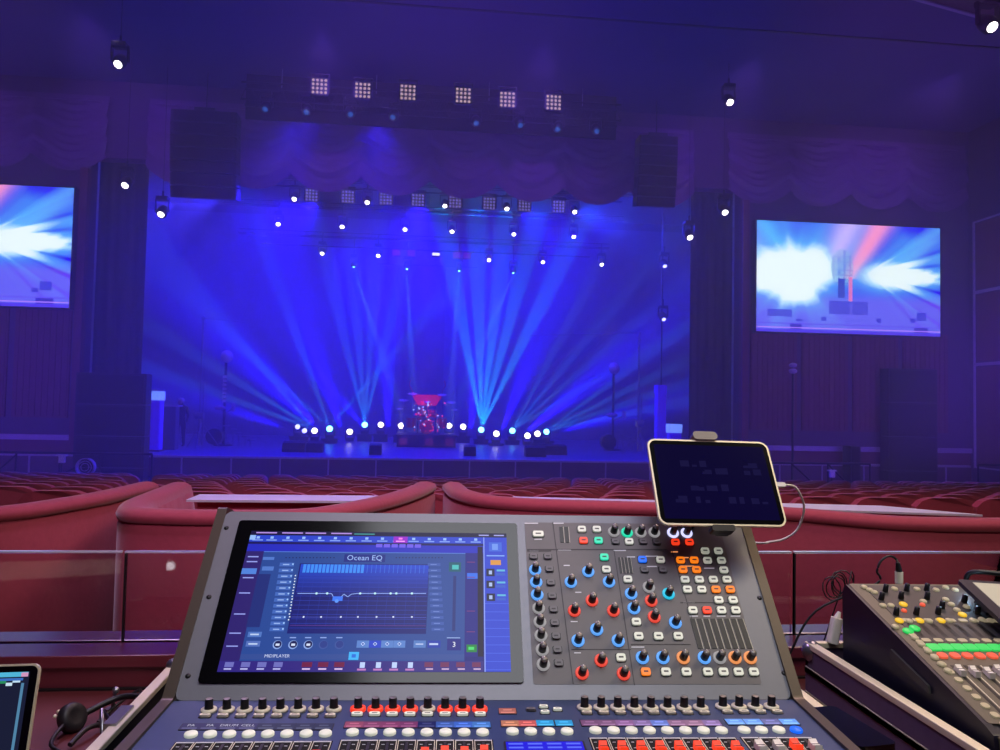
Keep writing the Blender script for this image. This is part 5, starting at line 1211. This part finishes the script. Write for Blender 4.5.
# pale display and gooseneck lamp at the right edge
a = MM @ Vector((*on(MM, 957, 579, .045), .045)); c = MM @ Vector((*on(MM, 1003, 622, .045), .045))
e2 = (a-c).normalized(); e3 = mn_; e1 = e2.cross(e3)
T = Matrix((e1, e2, e3)).transposed().to_4x4(); T.translation = a
t = thing('tablet', a-mn_*.04, 'tablet with a pale screen and black frame standing over the small mixer', 'tablet')
b = MB(); b.rrect(0, .25, -.19, 0, .01, -.010, 0, 'mixside', T); b.build('frame', t, bevel=.002)
b = MB(); b.box(.028, .235, -.16, -.014, 0, .001, E('pale_screen', (178, 172, 150), .5, (150, 148, 130)), T); b.build('pale_face', t)
b = MB(); b.box(.03, .06, -.08, -.03, -.042, -.010, 'black', T); b.box(.12, .15, -.15, -.1, -.042, -.010, 'black', T); b.build('support_feet', t)

t = thing('gooseneck_lamp', at(968, 600, Y=1.72), 'black gooseneck lamp with a small bright tip over the small mixer', 'lamp')
P = [at(975, 604, Y=1.74), at(968, 590, Y=1.74), at(966, 580, Y=1.73), at(970, 573, Y=1.72), at(982, 572, Y=1.70), at(1002, 574, Y=1.68)]
b = MB(); b.tube(smooth(P, 5), .006, 'black'); b.build('neck', t)
b = MB(); b.ball(at(972, 583, Y=1.70), .0035, E('led_tip', (190, 225, 255), 6)); b.build('lamp_tip', t)
light('POINT', 'gooseneck_light', at(968, 588, Y=1.66), (0, 0, 0), .10, (.45, .7, 1), radius=.005)

# ================================================================== LEFT: LAPTOP, HEADSET
LA = R(15)
lt = Vector((-.643, 1.375, 1.142))               # top right corner of the lid
e1 = Vector((cos(R(3)), sin(R(3)), 0)); e2 = Vector((0, sin(LA), cos(LA))); e2 = (e2-e1*e2.dot(e1)).normalized(); e3 = e1.cross(e2)
T = Matrix((e1, e2, e3)).transposed().to_4x4(); T.translation = lt
t = thing('laptop', lt-e2*.23-e1*.16, 'open silver laptop with dark screen at the lower left of the frame', 'laptop')
b = MB(); b.rrect(-.36, 0, -.225, 0, .012, -.006, 0, 'alu', T, 6); b.build('lid', t, bevel=.001)
b = MB(); b.rrect(-.357, -.003, -.222, -.003, .010, 0, .0006, 'bezel', T, 5); b.build('screen_glass', t)
b = MB(); b.mi('ui'); b.c = []
def lq(x0, x1, y0, y1, c, h): b.add([(x0, y0, h), (x1, y0, h), (x1, y1, h), (x0, y1, h)], [(0, 1, 2, 3)], 'ui', T, False, lin(c))
lq(-.345, -.015, -.212, -.0125, (24, 28, 52), .0008); lq(-.345, -.017, -.020, -.0125, (80, 180, 215), .0009); lq(-.345, -.024, -.026, -.022, (60, 110, 190), .0009); lq(-.345, -.05, -.030, -.026, (40, 140, 90), .0009); lq(-.026, -.0215, -.212, -.03, (80, 130, 165), .0009)
lq(-.028, -.017, -.02, -.0135, (210, 150, 190), .001); lq(-.05, -.04, -.034, -.029, (200, 225, 240), .001); lq(-.04, -.028, -.029, -.026, (190, 220, 240), .001)
for i in range(5): lq(-.2+.03*i, -.185+.03*i, -.1, -.09, (60, 70, 110), .0009)
b.build('display_picture', t)
# glowing fruit mark on the back of the lid: this is what the glass reflects
b = MB(); n = 40; P = []
for i in range(n):
    a = 2*pi*i/n; r = .0155*(1+.10*cos(2*a)*0-.10*exp(-((a-pi/2)/.35)**2)-.07*exp(-((a-3*pi/2)/.3)**2))
    x, y_ = r*cos(a)*.95, r*sin(a)*1.02
    P.append((x, y_))
bx, by, br = .0195, .003, .0085
P = [(x, y_) if (x-bx)**2+(y_-by)**2 > br**2 else (bx-sqrt(max(0, br**2-(y_-by)**2)), y_) for x, y_ in P]
TB = T @ Matrix.Translation((-.203, -.112, -.0062)) @ Matrix.Rotation(pi, 4, 'Y')
MT['logo'] = E('lid_logo', (250, 250, 255), 6)
b.prism(P, 0, .0006, 'logo', TB); b.prism([(.001, .0165), (.002, .022), (.0065, .0245), (.006, .0195)], 0, .0006, 'logo', TB); b.build('lit_logo', t)
b = MB(); bt = T @ Vector((0, -.226, 0)); KBM = Matrix((e1, Vector((0, 0, 1)).cross(e1).normalized(), Vector((0, 0, 1)))).transposed().to_4x4(); KBM.translation = Vector((bt.x, bt.y, .906))
b.rrect(-.36, 0, -.225, .0, .012, 0, .014, 'alu', KBM); b.rrect(-.30, -.03, -.11, -.015, .003, .014, .0145, 'black', KBM); b.cyl(KBM @ Vector((-.3, .003, .012)), KBM @ Vector((-.03, .003, .012)), .006, 'black'); b.build('keyboard_base', t)
# papers out of frame on the counter, seen in the glass
b = MB(); b.prism([(-1.85, .70), (-1.15, .60), (-1.02, .84), (-1.30, .93), (-1.60, 1.02)], .906, .909, 'paper'); b.build('paper_sheet', label='cream paper sheet on the counter left of the laptop', cat='paper')
light('SPOT', 'paper_fill_spot', (-1.45, .55, 1.6), (-1.42, .82, .88), 40, (1, .8, .6), spot=50, blend=.4, radius=.03)  # added unseen spot brightening the paper for its reflection in the glass
# headset: dark earcup with boom, cables
hp = at(80, 716, z=.935); t = thing('headset', Vector((hp.x, hp.y, .906)), 'black communication headset lying on the counter beside the laptop', 'headset')
b = MB(); T = Matrix.Translation((hp.x-.015, hp.y, .932)) @ Matrix.Rotation(R(65), 4, 'Y') @ Matrix.Rotation(R(20), 4, 'X')
b.lathe([(.001, -.016), (.024, -.016), (.030, -.008), (.030, .006), (.025, .014), (.013, .010), (.001, .010)], 'tray', T, 20); b.build('ear_cup', t)
b = MB(); P = [(hp.x+.0, hp.y+.03, .93), (hp.x+.05, hp.y+.07, .945), (hp.x+.11, hp.y+.05, .95), (hp.x+.13, hp.y-.01, .94), (hp.x+.10, hp.y-.05, .92)]; b.tube(smooth(P, 6), .007, 'black'); b.build('headband', t)
b = MB(); b.tube(smooth([(hp.x-.02, hp.y-.02, .93), (hp.x-.01, hp.y-.1, .92), (hp.x+.06, hp.y-.15, .918)], 6), .004, 'black'); b.ball((hp.x+.065, hp.y-.155, .918), .012, 'foam'); b.build('microphone_boom', t)
b = MB()
for dx, dy in ((-.048, .012), (-.044, -.012)): b.ball((hp.x+dx, hp.y+dy, .94), .004, 'alu')
b.build('screws', t)
for k, (pts, lab) in enumerate(((((98, 722), (118, 704), (140, 690), (132, 708), (112, 722), (124, 736)), 'thin black cable curling from the headset towards the case'), (((70, 745), (88, 728), (110, 724), (130, 728), (128, 742)), 'thicker black cable lying in front of the headset'))):
    b = MB(); P = [at(x, y, z=.914+.012*(i % 2)) for i, (x, y) in enumerate(pts)]; b.tube(smooth(P, 8), .0035+.002*k, 'cable'); b.build('black_cable', label=lab, cat='cable')
p = at(112, 703, z=.93); b = MB(); b.cyl((p.x, p.y, .906), (p.x+.006, p.y, .955), .004, 'steel'); b.ball((p.x+.007, p.y, .957), .008, 'steel'); b.cyl((p.x, p.y, .906), (p.x, p.y, .92), .014, 'steel')
b.build('jack_plug', label='small upright metal jack plug beside the headset', cat='connector')

# parts that were only prototypes
for o in list(COL.objects):
    if o.parent is None and o.type == 'EMPTY' and not o.get('label'): o['label'] = 'unlit stage fixture'
print('seats', NS, 'objects', len(COL.objects))
